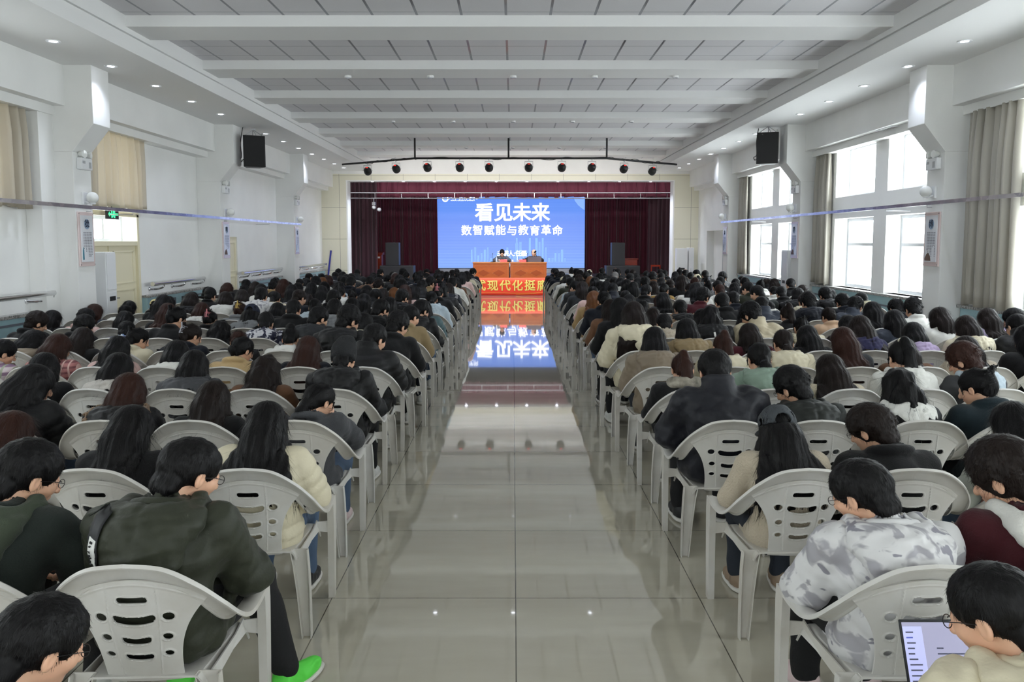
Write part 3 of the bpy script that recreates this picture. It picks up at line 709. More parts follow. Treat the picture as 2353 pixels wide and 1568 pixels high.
# stage loudspeakers
def stack_speaker(x, label, side):
    e = empty('column_loudspeaker', (x, 31.0, 1.0)); tag(e, label, 'loudspeaker', 'column loudspeakers on the stage')
    MB().box(-.26, .26, .01, .5, 0, .90).build('cabinet', BLACKP, e, bevel=.015); MB().box(-.25, .25, -.005, .012, .01, .89).build('grille', GRILLE, e)
    e = empty('subwoofer', (x + side * .18, 30.9, .40)); tag(e, 'wide black subwoofer under the column loudspeaker, %s side' % ('door' if x < 0 else 'window'), 'subwoofer', 'subwoofers on the stage')
    MB().box(-.66, .66, .01, .7, 0, .595).build('cabinet', BLACKP, e, bevel=.015); MB().box(-.6, .6, -.005, .012, .04, .56).build('grille', GRILLE, e)
stack_speaker(-4.74, 'black column loudspeaker on a subwoofer, door side of the stage', 1)
stack_speaker(4.13, 'black column loudspeaker on a subwoofer, window side of the stage', 1)
REDW = M('red_varnished_wood', '8A2B14', .3, coat=.3)
e = empty('lectern', (-5.62, 32.2, .40)); tag(e, 'red-brown lectern by the dark door-side curtain', 'lectern')
MB().box(-.3, .3, -.2, .2, 0, 1.0).build('body', REDW, e, bevel=.01); MB().prism([(-.24, 1.0), (.24, 1.0), (.24, 1.12), (-.24, 1.05)], 'x', -.34, .34).build('top', REDW, e, bevel=.008); MB().box(.15, .24, -.215, -.2, .86, .93).build('sign_plate', WHITEP, e)
e = empty('lectern', (4.82, 32.6, .40)); tag(e, 'orange-red lectern behind the window-side column loudspeaker', 'lectern')
MB().box(-.27, .27, -.2, .2, 0, .80).build('body', REDW, e, bevel=.01); MB().box(-.3, .3, -.24, .24, .8, .85).build('top', REDW, e, bevel=.008)
e = empty('wooden_chair', (5.62, 31.0, .40)); tag(e, 'small red wooden chair beside the window-side stage curtain', 'chair')
MB().box(-.19, .19, -.19, .19, .26, .29).build('seat', REDW, e)
for sx_ in (-1, 1):
    for sy in (-1, 1): MB().box(sx_ * .19, sx_ * .155, sy * .19, sy * .155, 0, .27).build('leg', REDW, e)
m = MB(); m.box(-.19, -.155, .155, .19, .28, .62); m.box(.155, .19, .155, .19, .28, .62); m.box(-.19, .19, .16, .185, .55, .62); m.build('backrest', REDW, e)
# things on the rostrum tables
zt = 1.172
NPL = M('red_name_card', 'D8433A', .5)
for i, x in enumerate((-.35, .36)):
    o = MB().prism([(-.05, 0), (.05, 0), (0, .10)], 'x', x - .13, x + .13).build('name_card', NPL); o.location = (0, 29.42, zt); tag(o, 'folded red name card in front of the %s' % ('reading speaker in the chequered coat' if i == 0 else 'laptop'), 'name card', 'red name cards')
def bottle(x, y, label):
    e = empty('water_bottle', (x, y, zt)); tag(e, label, 'bottle', 'water bottles on the tables')
    MB().lathe([(.03, 0), (.033, .01), (.033, .13), (.015, .17), (.013, .19)], n=16).build('body', M('clear_plastic', 'B9C7DA', .1, spec=.8), e, True); MB().lathe([(.016, .19), (.016, .21), (.001, .21)], n=14).build('cap', WHITEP, e)
bottle(-.62, 29.45, 'small water bottle beside the reading speaker'); bottle(.16, 29.45, 'small water bottle between the two name cards')
e = empty('paper_cup', (-.02, 29.45, zt)); tag(e, 'white paper cup at the gap between the tables', 'cup'); MB().lathe([(.025, 0), (.036, .09), (.033, .09), (.023, .01)], n=18).build('cup', WHITEP, e, True)
def mic(x, label):
    e = empty('microphone', (x, 29.5, zt)); tag(e, label, 'microphone', 'table microphones'); MB().lathe([(.05, 0), (.05, .02), (.01, .025)], n=18).build('base', BLACKP, e)
    MB().tube(catmull([(0, 0, .02), (0, .01, .2), (.02, .1, .30)], 10), .006, 6).build('gooseneck', BLACKM, e); MB().lathe([(.012, -.03), (.016, 0), (.008, .03)], (.02, .11, .31), 'y', 12).build('capsule', BLACKP, e)
mic(-.78, 'gooseneck microphone in front of the reading speaker'); mic(.52, 'gooseneck microphone beside the laptop')
o = MB().box(-.2, .2, 0, .28, 0, .012).build('paper_stack', M('paper_white', 'E8E8E6', .6)); o.location = (-.45, 29.55, zt); tag(o, 'white papers lying before the reading speaker', 'papers')
e = empty('laptop', (.80, 29.62, zt)); tag(e, 'grey open laptop on the window-side stage table', 'laptop')
LAPG = M('grey_laptop_shell', '6E7384', .4, .3); MB().box(-.26, .26, 0, .26, 0, .018).build('base', LAPG, e, bevel=.005); o = MB().box(-.26, .26, -.008, 0, 0, .20).build('lid', LAPG, e, bevel=.004); o.location = (0, .0, .016); o.rotation_euler = (.25, 0, 0)

# ================================================================ sculpted surfaces (signed distance -> surface net)
class SDF:
    def __init__(s, lo, hi, h):
        s.h = h; s.lo = np.array(lo, float)
        s.ax = [np.arange(lo[i], hi[i] + h, h, dtype=np.float32) for i in range(3)]
        s.f = np.full([len(a) for a in s.ax], 10.0, np.float32)
    def region(s, lo, hi):
        sl = []
        for i in range(3):
            a = max(0, int((lo[i] - s.lo[i]) / s.h) - 1); b = min(len(s.ax[i]), int((hi[i] - s.lo[i]) / s.h) + 3)
            if b <= a: return None
            sl.append(slice(a, b))
        X, Y, Z = s.ax[0][sl[0]][:, None, None], s.ax[1][sl[1]][None, :, None], s.ax[2][sl[2]][None, None, :]
        return tuple(sl), X, Y, Z
    def put(s, sl, d, k, op):
        a = s.f[sl]
        if op == 'u':
            if k > 0:
                h = np.maximum(k - np.abs(a - d), 0) / k; a[...] = np.minimum(a, d) - h * h * k * .25
            else: a[...] = np.minimum(a, d)
        else:
            d = -d
            if k > 0:
                h = np.maximum(k - np.abs(a - d), 0) / k; a[...] = np.maximum(a, d) + h * h * k * .25
            else: a[...] = np.maximum(a, d)
    def cone(s, a, b, ra, rb, k=.02, op='u', quilt=0, pitch=.07, sy=1):
        """tapered capsule; sy<1 flattens it front to back"""
        a = np.array(a, float); b = np.array(b, float); r = max(ra, rb) + k + 3 * s.h + quilt
        g = s.region(np.minimum(a, b) - r, np.maximum(a, b) + r)
        if g is None: return s
        sl, X, Y, Z = g; ab = b - a; L2 = float(ab @ ab) + 1e-9; L = L2 ** .5
        px, py, pz = X - a[0], Y - a[1], Z - a[2]
        t = np.clip((px * ab[0] + py * ab[1] + pz * ab[2]) / L2, 0, 1)
        d = np.sqrt((px - t * ab[0]) ** 2 + ((py - t * ab[1]) / sy) ** 2 + (pz - t * ab[2]) ** 2)
        if sy != 1: d = (d - (ra + (rb - ra) * t)) * max(sy, .5)
        else: d = d - (ra + (rb - ra) * t)
        if quilt: d = d - quilt * np.abs(np.sin(PI * t * L / pitch)) ** .6
        s.put(sl, d, k, op); return s
    def chain(s, pts, rs, k=.02, op='u', **kw):
        for i in range(len(pts) - 1): s.cone(pts[i], pts[i + 1], rs[i], rs[i + 1], k, op, **kw)
        return s
    def ell(s, c, r, k=.02, op='u', R=None, quilt=0, pitch=.07):
        c = np.array(c, float); m = max(r) + k + 3 * s.h + quilt
        g = s.region(c - m, c + m)
        if g is None: return s
        sl, X, Y, Z = g; p = [X - c[0], Y - c[1], Z - c[2]]
        if R is not None:
            R = np.array(R)[:3, :3]; q = [p[0] * R[0, j] + p[1] * R[1, j] + p[2] * R[2, j] for j in range(3)]
        else: q = p
        k0 = np.sqrt((q[0] / r[0]) ** 2 + (q[1] / r[1]) ** 2 + (q[2] / r[2]) ** 2)
        k1 = np.sqrt((q[0] / r[0] ** 2) ** 2 + (q[1] / r[1] ** 2) ** 2 + (q[2] / r[2] ** 2) ** 2) + 1e-6
        d = k0 * (k0 - 1) / k1
        if quilt: d = d - quilt * np.abs(np.sin(PI * (Z - .42) / pitch)) ** .6
        s.put(sl, d.astype(np.float32), k, op); return s
    def torus(s, c, n, R, r, k=.01, op='u', ex=1):
        c = np.array(c, float); n = np.array(n, float); n /= np.linalg.norm(n); m = R * max(ex, 1) + r + k + 3 * s.h
        g = s.region(c - m, c + m)
        if g is None: return s
        sl, X, Y, Z = g; px, py, pz = (X - c[0]) / ex, Y - c[1], Z - c[2]
        h = px * n[0] + py * n[1] + pz * n[2]
        q = np.sqrt(np.maximum(px * px + py * py + pz * pz - h * h, 0)) - R
        s.put(sl, np.sqrt(q * q + h * h) - r, k, op); return s
    def plane(s, n, d0, k=.01):
        """keep the side where n.p < d0"""
        n = np.array(n, float); L = np.linalg.norm(n); n /= L; d0 /= L
        d = s.ax[0][:, None, None] * n[0] + s.ax[1][None, :, None] * n[1] + s.ax[2][None, None, :] * n[2] - d0
        s.put((slice(None),) * 3, -d, k, 'i'); return s
    def warp(s, amp, fq, seed=0, stretch=(1, 1, 1), n=5, mask=None):
        r = random.Random(seed); acc = 0
        X, Y, Z = s.ax[0][:, None, None] * stretch[0], s.ax[1][None, :, None] * stretch[1], s.ax[2][None, None, :] * stretch[2]
        for i in range(n):
            v = Vector((r.gauss(0, 1), r.gauss(0, 1), r.gauss(0, 1))).normalized() * fq * r.uniform(.6, 1.7)
            acc = acc + np.sin(X * v.x + Y * v.y + Z * v.z + r.uniform(0, 6.28) + 1.3 * np.sin(X * v.y * .7 - Y * v.x * .6 + Z * v.z * .4 + i))
        s.f += (amp / n ** .5 * (acc if mask is None else acc * mask(X, Y, Z))).astype(np.float32); return s
    def func(s, fn):
        s.f += fn(s.ax[0][:, None, None], s.ax[1][None, :, None], s.ax[2][None, None, :]).astype(np.float32); return s
    def mesh(s, smooth=1):
        f = s.f; f[0] = f[-1] = 1; f[:, 0] = f[:, -1] = 1; f[:, :, 0] = f[:, :, -1] = 1
        neg = f < 0
        offs = [(i, j, k) for i in (0, 1) for j in (0, 1) for k in (0, 1)]
        S = [slice(0, -1), slice(1, None)]
        cnt = sum(neg[S[i], S[j], S[k]].astype(np.int8) for i, j, k in offs)
        act = (cnt > 0) & (cnt < 8); ids = np.full(act.shape, -1, np.int64); I = np.argwhere(act); ids[act] = np.arange(len(I))
        C = np.stack([f[I[:, 0] + i, I[:, 1] + j, I[:, 2] + k] for i, j, k in offs], 1)
        P = np.zeros((len(I), 3)); W = np.zeros(len(I))
        for a in range(8):
            for b in range(a + 1, 8):
                oa, ob = offs[a], offs[b]
                if sum(abs(oa[q] - ob[q]) for q in range(3)) != 1: continue
                x = (C[:, a] < 0) != (C[:, b] < 0)
                t = np.where(x, C[:, a] / (C[:, a] - C[:, b] + (~x)), 0)
                for q in range(3): P[:, q] += np.where(x, oa[q] + t * (ob[q] - oa[q]), 0)
                W += x
        V = (I + P / W[:, None]) * s.h + s.lo
        F = []
        for d in range(3):
            u, v = (d + 1) % 3, (d + 2) % 3
            sa = [slice(None)] * 3; sb = [slice(None)] * 3; sa[d] = slice(0, -1); sb[d] = slice(1, None)
            x = neg[tuple(sa)] != neg[tuple(sb)]
            E = np.argwhere(x); E = E[(E[:, u] > 0) & (E[:, v] > 0) & (E[:, u] < f.shape[u] - 1) & (E[:, v] < f.shape[v] - 1)]
            def idx(du, dv):
                q = E.copy(); q[:, u] -= du; q[:, v] -= dv; return ids[q[:, 0], q[:, 1], q[:, 2]]
            Q = np.stack([idx(1, 1), idx(0, 1), idx(0, 0), idx(1, 0)], 1)
            flip = neg[E[:, 0], E[:, 1], E[:, 2]]
            Q[~flip] = Q[~flip][:, ::-1]; F.append(Q)
        F = np.concatenate(F)
        for _ in range(smooth):
            A = np.zeros_like(V); n = np.zeros(len(V))
            for a, b in ((0, 1), (1, 2), (2, 3), (3, 0)):
                np.add.at(A, F[:, a], V[F[:, b]]); np.add.at(n, F[:, a], 1); np.add.at(A, F[:, b], V[F[:, a]]); np.add.at(n, F[:, b], 1)
            V = V * .5 + .5 * A / np.maximum(n, 1)[:, None]
        return V, F
def to_mesh(name, parts):
    """parts: list of (V,F); one mesh"""
    vs = []; fs = []; n = 0
    for V, F in parts: vs.append(V); fs.append(F + n); n += len(V)
    V = np.concatenate(vs); F = np.concatenate(fs)
    me = bpy.data.meshes.new(name); me.vertices.add(len(V)); me.vertices.foreach_set('co', V.astype(np.float32).ravel())
    me.loops.add(len(F) * 4); me.loops.foreach_set('vertex_index', F.astype(np.int32).ravel())
    me.polygons.add(len(F)); me.polygons.foreach_set('loop_start', np.arange(0, len(F) * 4, 4, dtype=np.int32))
    me.polygons.foreach_set('use_smooth', np.ones(len(F), bool))
    me.update(calc_edges=True); me.validate()
    return me
def xform(V, Mx):
    A = np.array(Mx); return V @ A[:3, :3].T + A[:3, 3]

# ================================================================ the seated figure
# local frame: floor point under the seat, +Y towards the stage
NECK = Vector((0, .0, .945))
def head_matrix(pitch=30, yaw=0, roll=0, neck=NECK):
    R = Matrix.Rotation(math.radians(yaw), 4, 'Z') @ Matrix.Rotation(math.radians(roll), 4, 'Y') @ Matrix.Rotation(math.radians(-pitch), 4, 'X')
    return Matrix.Translation(neck) @ R @ Matrix.Translation((0, .035, .145))
HB = head_matrix()
POSE = dict(sh=(.175, .0, .885), el=(.245, .09, .665), wr=(.085, .285, .60))
def head_sdf():
    s = SDF((-.115, -.13, -.19), (.115, .15, .15), .0055)
    s.ell((0, -.014, .03), (.076, .096, .086)); s.ell((0, .035, -.03), (.060, .060, .085), .03); s.ell((0, .062, -.092), (.028, .026, .022), .03)
    s.cone((0, -.03, -.06), (0, -.045, -.165), .054, .050, .03)
    s.ell((0, .088, .012), (.045, .012, .010), .02)
    for x in (-1, 1):
        s.ell((x * .031, .102, .004), (.020, .014, .013), .012, 'd'); s.ell((x * .031, .082, .003), (.013, .0125, .012), .002)
        s.ell((x * .079, -.004, -.012), (.010, .020, .034), .006, R=Matrix.Rotation(x * .35, 3, 'Z')); s.ell((x * .088, .0, -.010), (.006, .010, .018), .004, 'd')
        s.ell((x * .042, .066, -.025), (.02, .02, .02), .03)
    s.chain([(0, .094, .008), (0, .112, -.022), (0, .116, -.032)], [.007, .010, .012], .012)
    for x in (-1, 1): s.ell((x * .011, .106, -.035), (.008, .009, .007), .008)
    s.ell((0, .094, -.056), (.022, .010, .0055), .006); s.ell((0, .092, -.066), (.019, .010, .006), .006)
    s.ell((0, .108, -.061), (.02, .008, .0018), .002, 'd')
    return s.mesh(1)
HEADVF = head_sdf()
def hand_vf(curl=1.0):
    """palm along -y..: wrist at origin, fingers towards +y, palm facing -z, thumb on +x"""
    s = SDF((-.075, -.05, -.09), (.09, .17, .05), .004)
    s.chain([(0, -.04, 0), (0, .0, 0), (0, .03, 0)], [.026, .026, .03], .02, sy=1); s.ell((0, .045, 0), (.041, .05, .015), .02)
    for i, (x, L, a) in enumerate(((.030, .070, .10), (.011, .078, .03), (-.009, .073, -.03), (-.028, .058, -.10))):
        p = Vector((x, .085, 0)); ang = .35 * curl
        for q, (l, r0, r1) in enumerate(((.45, .0092, .0085), (.32, .0085, .0078), (.23, .0078, .0065))):
            d = Vector((math.sin(a), math.cos(a) * math.cos(ang), -math.sin(ang))) * L * l
            s.cone(p, p + d, r0, r1, .003); p = p + d; ang += .5 * curl
    s.cone((.03, .02, -.004), (.058, .052, -.018), .014, .011, .01); s.cone((.058, .052, -.018), (.062, .085, -.032), .0105, .008, .004)
    return s.mesh(1)
HANDVF = hand_vf()
def limb_frame(wr, el, palm_up=False, mirror=False, aim=None):
    y = (Vector(aim) if aim else Vector(wr) - Vector(el)).normalized()
    z = Vector((0, 0, 1)); x = y.cross(z).normalized(); z = x.cross(y)
    m = Matrix((x, y, z)).transposed().to_4x4(); m.translation = Vector(wr)
    if mirror: m = m @ Matrix.Scale(-1, 4, (1, 0, 0))
    return m
def body_mesh(name, hm, pose=None, arms=None, legs=None):
    arms = arms or {}; legs = legs or {}
    s = SDF((-.40, -.30, .02), (.66, .60, 1.06), .0095)
    s.ell((0, -.06, .50), (.16, .12, .10)); s.ell((0, -.085, .62), (.135, .10, .14), .04); s.ell((0, -.05, .79), (.155, .11, .15), .04)
    s.cone((-.13, -.005, .885), (.13, -.005, .885), .055, .055, .04)
    nk = hm @ Vector((0, -.045, -.15)); s.cone((0, -.01, .90), nk, .054, .050, .03); s.cone(nk, hm @ Vector((0, -.03, -.07)), .050, .054, .02)
    parts = []
    for x in (-1, 1):
        a = arms.get(x, POSE); sh, el, wr = [Vector((v[0] * x, v[1], v[2])) for v in (a['sh'], a['el'], a['wr'])]
        s.chain([sh, el, wr], [.048, .038, .026], .03)
        kn, an = legs.get(x, ((x * .125, .385, .497), (x * .125, .36, .11)))
        s.chain([(x * .09, -.03, .50), kn, an], [.08, .055, .035], .03); s.cone((an[0], an[1] - .015, .06), (an[0] * 1.02, an[1] + .10, .045), .035, .028, .02)
        aim = Vector((a['aim'][0] * x, a['aim'][1], a['aim'][2])) if 'aim' in a else None
        m = limb_frame(wr, el, mirror=(x > 0), aim=aim); V, F = HANDVF; parts.append((xform(V, m), F[:, ::-1] if x > 0 else F))
    V, F = s.mesh(1)
    parts.append((V, F)); parts.append((xform(HEADVF[0], hm), HEADVF[1]))
    return to_mesh(name, parts)
def coat_field(bulk=.0, quilt=0, hem=.425, arms=None, wr=.006, seed=0, h=.0105, sleeve=.0):
    arms = arms or {}
    s = SDF((-.46, -.36, .36), (.46, .50, 1.07), h); q = dict(quilt=quilt, pitch=.075)
    s.ell((0, -.06, .52), (.185 + bulk, .15 + bulk, .13), **q); s.ell((0, -.09, .63), (.168 + bulk, .135 + bulk, .16), .05, **q)
    s.ell((0, -.052, .79), (.185 + bulk, .138 + bulk, .165), .05, **q)
    s.cone((-.135, -.005, .88), (.135, -.005, .88), .075 + bulk * .5, .075 + bulk * .5, .05)
    s.cone((0, -.02, .90), (0, .01, .965), .09, .075, .04)
    for x in (-1, 1):
        a = arms.get(x, POSE); sh, el, w = [Vector((v[0] * x, v[1], v[2])) for v in (a['sh'], a['el'], a['wr'])]
        t = bulk * .7 + sleeve
        s.chain([sh, el, w], [.076 + t, .066 + t, .047 + t * .6], .035, quilt=quilt, pitch=.07)
        s.cone((x * .09, .0, .50), (x * .10, .14, .49), .10 + bulk * .5, .085, .05)
    if wr: s.warp(wr, 26, seed, (1, 1, .8), 6); s.warp(wr * .5, 60, seed + 1, (1, 1, 1.2), 5)
    s.plane((0, 0, -1), -hem); s.plane((0, -1, -.2375), .0888 - .026, .03)
    return s
NAX = (HB @ Vector((0, -.04, -.10)) - NECK).normalized()
def neck_hole(s, r=.063, depth=.03):
    a = NECK - NAX * depth; s.cone(a, NECK + NAX * .3, r, r + .01, .006, 'd'); return s
def collar_up(s, r0=.094, r1=.088, ht=.07, quilt=0):
    s.cone(NECK - NAX * .03, NECK + NAX * (ht - r1 * .55), r0, r1, .03, quilt=quilt, pitch=.05)
    n = NAX; s.torus(NECK + NAX * ht, n, r1 - .012, .014, .02); return neck_hole(s)
COATS = {}
def coat(kind, arms=None, key=None):
    key = key or kind
    if key in COATS: return COATS[key]
    if kind == 'puffer': s = collar_up(coat_field(.022, .013, .42, arms, .005, 11), .098, .092, .092, .008)
    elif kind == 'smooth_puffer': s = collar_up(coat_field(.028, 0, .42, arms, .010, 17), .098, .092, .088)
    elif kind == 'wool':
        s = coat_field(.008, 0, .43, arms, .004, 12); s.torus(NECK + Vector((0, -.010, .022)), (0, .40, .92), .082, .027, .02, ex=1.06); neck_hole(s)
    elif kind == 'knit':
        s = coat_field(.0, 0, .45, arms, .004, 13); s.torus(NECK + Vector((0, -.006, .02)), (0, .45, .9), .074, .021, .015); neck_hole(s)
    elif kind == 'hooded': s = coat_field(.018, 0, .42, arms, .009, 14); s.torus(NECK + Vector((0, -.008, .02)), (0, .40, .92), .083, .026, .02); neck_hole(s)
    elif kind == 'sweat': s = coat_field(.005, 0, .43, arms, .006, 15); s.torus(NECK + Vector((0, -.006, .015)), (0, .45, .9), .076, .022, .015); neck_hole(s)
    V, F = s.mesh(1); COATS[key] = to_mesh(key, [(V, F)]); return COATS[key]
HOODS = {}
def hood(kind):
    if kind in HOODS: return HOODS[kind]
    s = SDF((-.26, -.33, .70), (.26, .16, 1.08), .0085)
    b = 1.0 if kind == 'big' else .8
    s.ell((0, -.12, .93), (.180 * b, .095 * b, .090)); s.ell((0, -.178, .865), (.140 * b, .068 * b, .105 * b), .05)
    s.cone((0, -.19, .84), (0, -.20, .775 + (.04 if b < 1 else 0)), .060 * b, .03, .05)
    for x in (-1, 1): s.chain([(x * .12 * b, -.075, .945), (x * .115, .02, .955), (x * .06, .10, .93)], [.050 * b, .036, .025], .03)
    s.cone((0, -.02, .965), (0, .0, 1.06), .072, .095, .02, 'd'); s.cone(NECK - NAX * .05, NECK + NAX * .3, .066, .082, .015, 'd')
    s.func(lambda X, Y, Z: .006 * np.exp(-(X / .012) ** 2) * (Y < -.1))
    s.warp(.006, 30, 21, (1, 1, 1.4), 6); s.warp(.0035, 70, 22, (1, 1, 1.3), 5)
    s.plane((0, -1, -.2375), .0888 - .012, .02)
    V, F = s.mesh(1); HOODS[kind] = to_mesh('hood_' + kind, [(V, F)]); return HOODS[kind]
def fur_vf():
    s = SDF((-.28, -.36, .70), (.28, .16, 1.06), .0075)
    pts = catmull([(-.10, .05, .955), (-.165, -.05, .95), (-.165, -.15, .90), (-.09, -.225, .84), (0, -.235, .82), (.09, -.225, .84), (.165, -.15, .90), (.165, -.05, .95), (.10, .05, .955)], 24)
    s.chain(pts, [.036] * 25, .01); s.warp(.010, 150, 31, n=6); s.warp(.006, 330, 32, n=6)
    return s.mesh(0)
def trousers_mesh(legs=None):
    s = SDF((-.30, -.22, .06), (.62, .56, .64), .010); legs = legs or {}
    for x in (-1, 1): kn, an = legs.get(x, ((x * .125, .385, .502), (x * .125, .36, .12))); s.chain([(x * .085, -.06, .515), kn, an], [.095, .074, .056], .03)
    s.ell((0, -.06, .50), (.17, .13, .10), .04); s.warp(.005, 30, 41); s.plane((0, 0, -1), -.085); s.plane((0, 0, 1), .59); V, F = s.mesh(1); return to_mesh('trousers', [(V, F)])
def shoe_mesh():
    s = SDF((-.07, -.10, -.01), (.07, .22, .13), .006)
    s.ell((0, .05, .045), (.043, .135, .045)); s.ell((0, -.02, .07), (.038, .055, .055), .03); s.cone((0, -.025, .07), (0, -.02, .16), .043, .043, .02)
    s.warp(.002, 90, 3); s.plane((0, 0, -1), -.022, .004); s.cone((0, -.02, .085), (0, -.02, .2), .033, .033, .004, 'd'); a = s.mesh(1)
    s = SDF((-.07, -.11, -.02), (.07, .22, .06), .006); s.ell((0, .05, .02), (.05, .148, .03)); s.ell((0, -.03, .02), (.043, .07, .03), .03); s.plane((0, 0, -1), -.004, .003); s.plane((0, 0, 1), .03, .004)
    b = s.mesh(1); return to_mesh('shoe', [a]), to_mesh('sole', [b])
TROUSERS = trousers_mesh(); SPLAY = {1: ((.165, .40, .485), (.285, .36, .12))}; TROUSERS_SPLAY = trousers_mesh(SPLAY); SHOE, SOLE = shoe_mesh()

# ---------------------------------------------------------------- hair (head frame for short styles, figure frame for long ones)
HAIR = {}
def add_strands(V, F, n, L, flow, seed, w=.0017, lift=.004, jit=.25):
    rg = np.random.default_rng(seed); A, B, C, D = (V[F[:, i]] for i in range(4))
    N = np.cross(C - A, D - B); ar = np.linalg.norm(N, axis=1); N = N / (ar[:, None] + 1e-12)
    idx = rg.choice(len(F), n, p=ar / ar.sum()); P = (A + B + C + D)[idx] / 4; N = N[idx]; out = []; fs = []; ln = L * rg.uniform(.6, 1.3, n)[:, None]; ph = rg.uniform(-1, 1, (n, 1))
    S = 4; pts = [P + N * .0006]
    for k in range(S):
        f = flow(pts[-1]) + jit * rg.normal(size=(n, 3)) * (k == 0); f = f - N * (f * N).sum(1)[:, None]; f /= np.linalg.norm(f, axis=1)[:, None] + 1e-9
        if k == 0: f0 = f
        f = f0 * .6 + f * .4; pts.append(pts[-1] + f * ln / S + N * (lift * (k + 1) / S / 2.2))
    W = np.cross(N, f0) * w
    vs = []
    for k, p in enumerate(pts): t = 1 - (k / S) ** 2 * .85; vs += [p - W * t * .5, p + W * t * .5]
    base = len(V); Q = []
    for k in range(S): a = base + 2 * k * n + np.arange(n); Q.append(np.stack([a, a + n, a + 3 * n, a + 2 * n], 1))
    return np.concatenate([V] + vs), np.concatenate([F] + Q)
def flow_down(P):
    c = np.array(HB @ Vector((0, -.03, .10))); d = P - c; d = d / (np.linalg.norm(d, axis=1)[:, None] + .02); z = np.zeros_like(P); z[:, 2] = -1.0; return d + z
def flow_short(P):
    d = P - np.array((0, -.055, .125)); d = d / (np.linalg.norm(d, axis=1)[:, None] + .01); z = np.zeros_like(P); z[:, 2] = -.35; return d + z
def flow_tie(tie):
    hc = np.array(HB @ Vector((0, 0, .02)))
    def f(P):
        near = (np.linalg.norm(P - hc, axis=1) < .125)[:, None]; d = np.array(tie) - P; d = d / (np.linalg.norm(d, axis=1)[:, None] + .01); z = np.zeros_like(P); z[:, 2] = -1; return np.where(near, d, z)
    return f
def cap_ell(s, grow=0, top=0, mat=None, k=.02, back=0):
    """scalp volume, in head frame or moved by mat"""
    c = Vector((0, -.016 - back, .034 + top)); r = (.084 + grow, .104 + grow + back, .094 + grow + top)
    if mat is None: s.ell(c, r, k)
    else: s.ell(mat @ c, r, k, R=mat.to_3x3())
def face_cut(s, mat=None, lift=0):
    """open the face: remove what lies ahead of the hairline"""
    f = (lambda p: mat @ Vector(p)) if mat is not None else Vector
    R = mat.to_3x3() if mat is not None else None
    s.ell(f((0, .115, -.055 + lift)), (.083, .085, .115), .012, 'd', R=R)
def short_hair(key, grow, low, messy, seed, fade=True, thin=False, top=0, fringe=0):
    s = SDF((-.15, -.17, -.15), (.15, .16, .19), .0058)
    cap_ell(s, grow, top)
    if messy:
        r = random.Random(seed)
        for _ in range(int(170 * messy)):
            q = Vector((r.gauss(0, 1), r.gauss(-.25, 1), abs(r.gauss(.5, .8)) - .25)).normalized(); b = Vector((q.x * (.078 + grow), q.y * (.098 + grow) - .016, q.z * (.088 + grow + top) + .034))
            tdir = (q * .6 + Vector((r.gauss(0, .6), r.gauss(-.1, .6), r.gauss(-.5, .4)))).normalized(); s.cone(b, b + tdir * r.uniform(.012, .030) * messy, .0075, .002, .008)
    s.ell((0, -.072, -.055), (.060 + grow * .5, .040 + grow * .5, .055), .02)
    face_cut(s, lift=-.012 * fringe)
    s.func(lambda X, Y, Z: .0022 * np.sin(210 * X + 30 * np.sin(40 * Y)) * np.sin(150 * Z + 8 * Y * 10) + .0016 * np.sin(120 * Y + 60 * X))
    nz = -.098 + low
    s.plane((0, .55, -1), -nz if not fade else -(nz) + 0, .012)
    for x in (-1, 1): s.ell((x * .092, .012, -.035), (.03, .045, .05), .008, 'd')
    if thin: s.ell((0, .0, .085), (.072, .105, .07), .012, 'd'); s.plane((0, 0, 1), .072, .01)
    V, F = s.mesh(1); V, F = add_strands(V, F, 2400, .019 * (1.4 if messy > .5 else 1), flow_short, seed, lift=.0012 + .004 * messy, jit=.2 + .3 * messy, w=.0013); HAIR[key] = ('head', to_mesh('hair_' + key, [(V, F)]))
short_hair('s1', .006, 0, 0, 1); short_hair('s2', .010, .0, .35, 2, top=.004); short_hair('s3', .004, .012, .2, 3)
short_hair('m1', .018, -.022, .8, 4, fade=False, top=.006); short_hair('m2', .022, -.012, 1.0, 5, fade=False, top=.01); short_hair('m3', .014, -.005, .9, 6, top=.014)
short_hair('t1', .003, .0, 0, 7, thin=True)
def strands(s, amp=.0032, f=150):
    s.func(lambda X, Y, Z: amp * np.sin(f * X + 2.2 * np.sin(9 * Z + 3 * X) + 26 * Y) * (Z < 1.16) + amp * .6 * np.sin(f * 2.1 * X - 40 * Y + 3 * np.sin(14 * Z)))
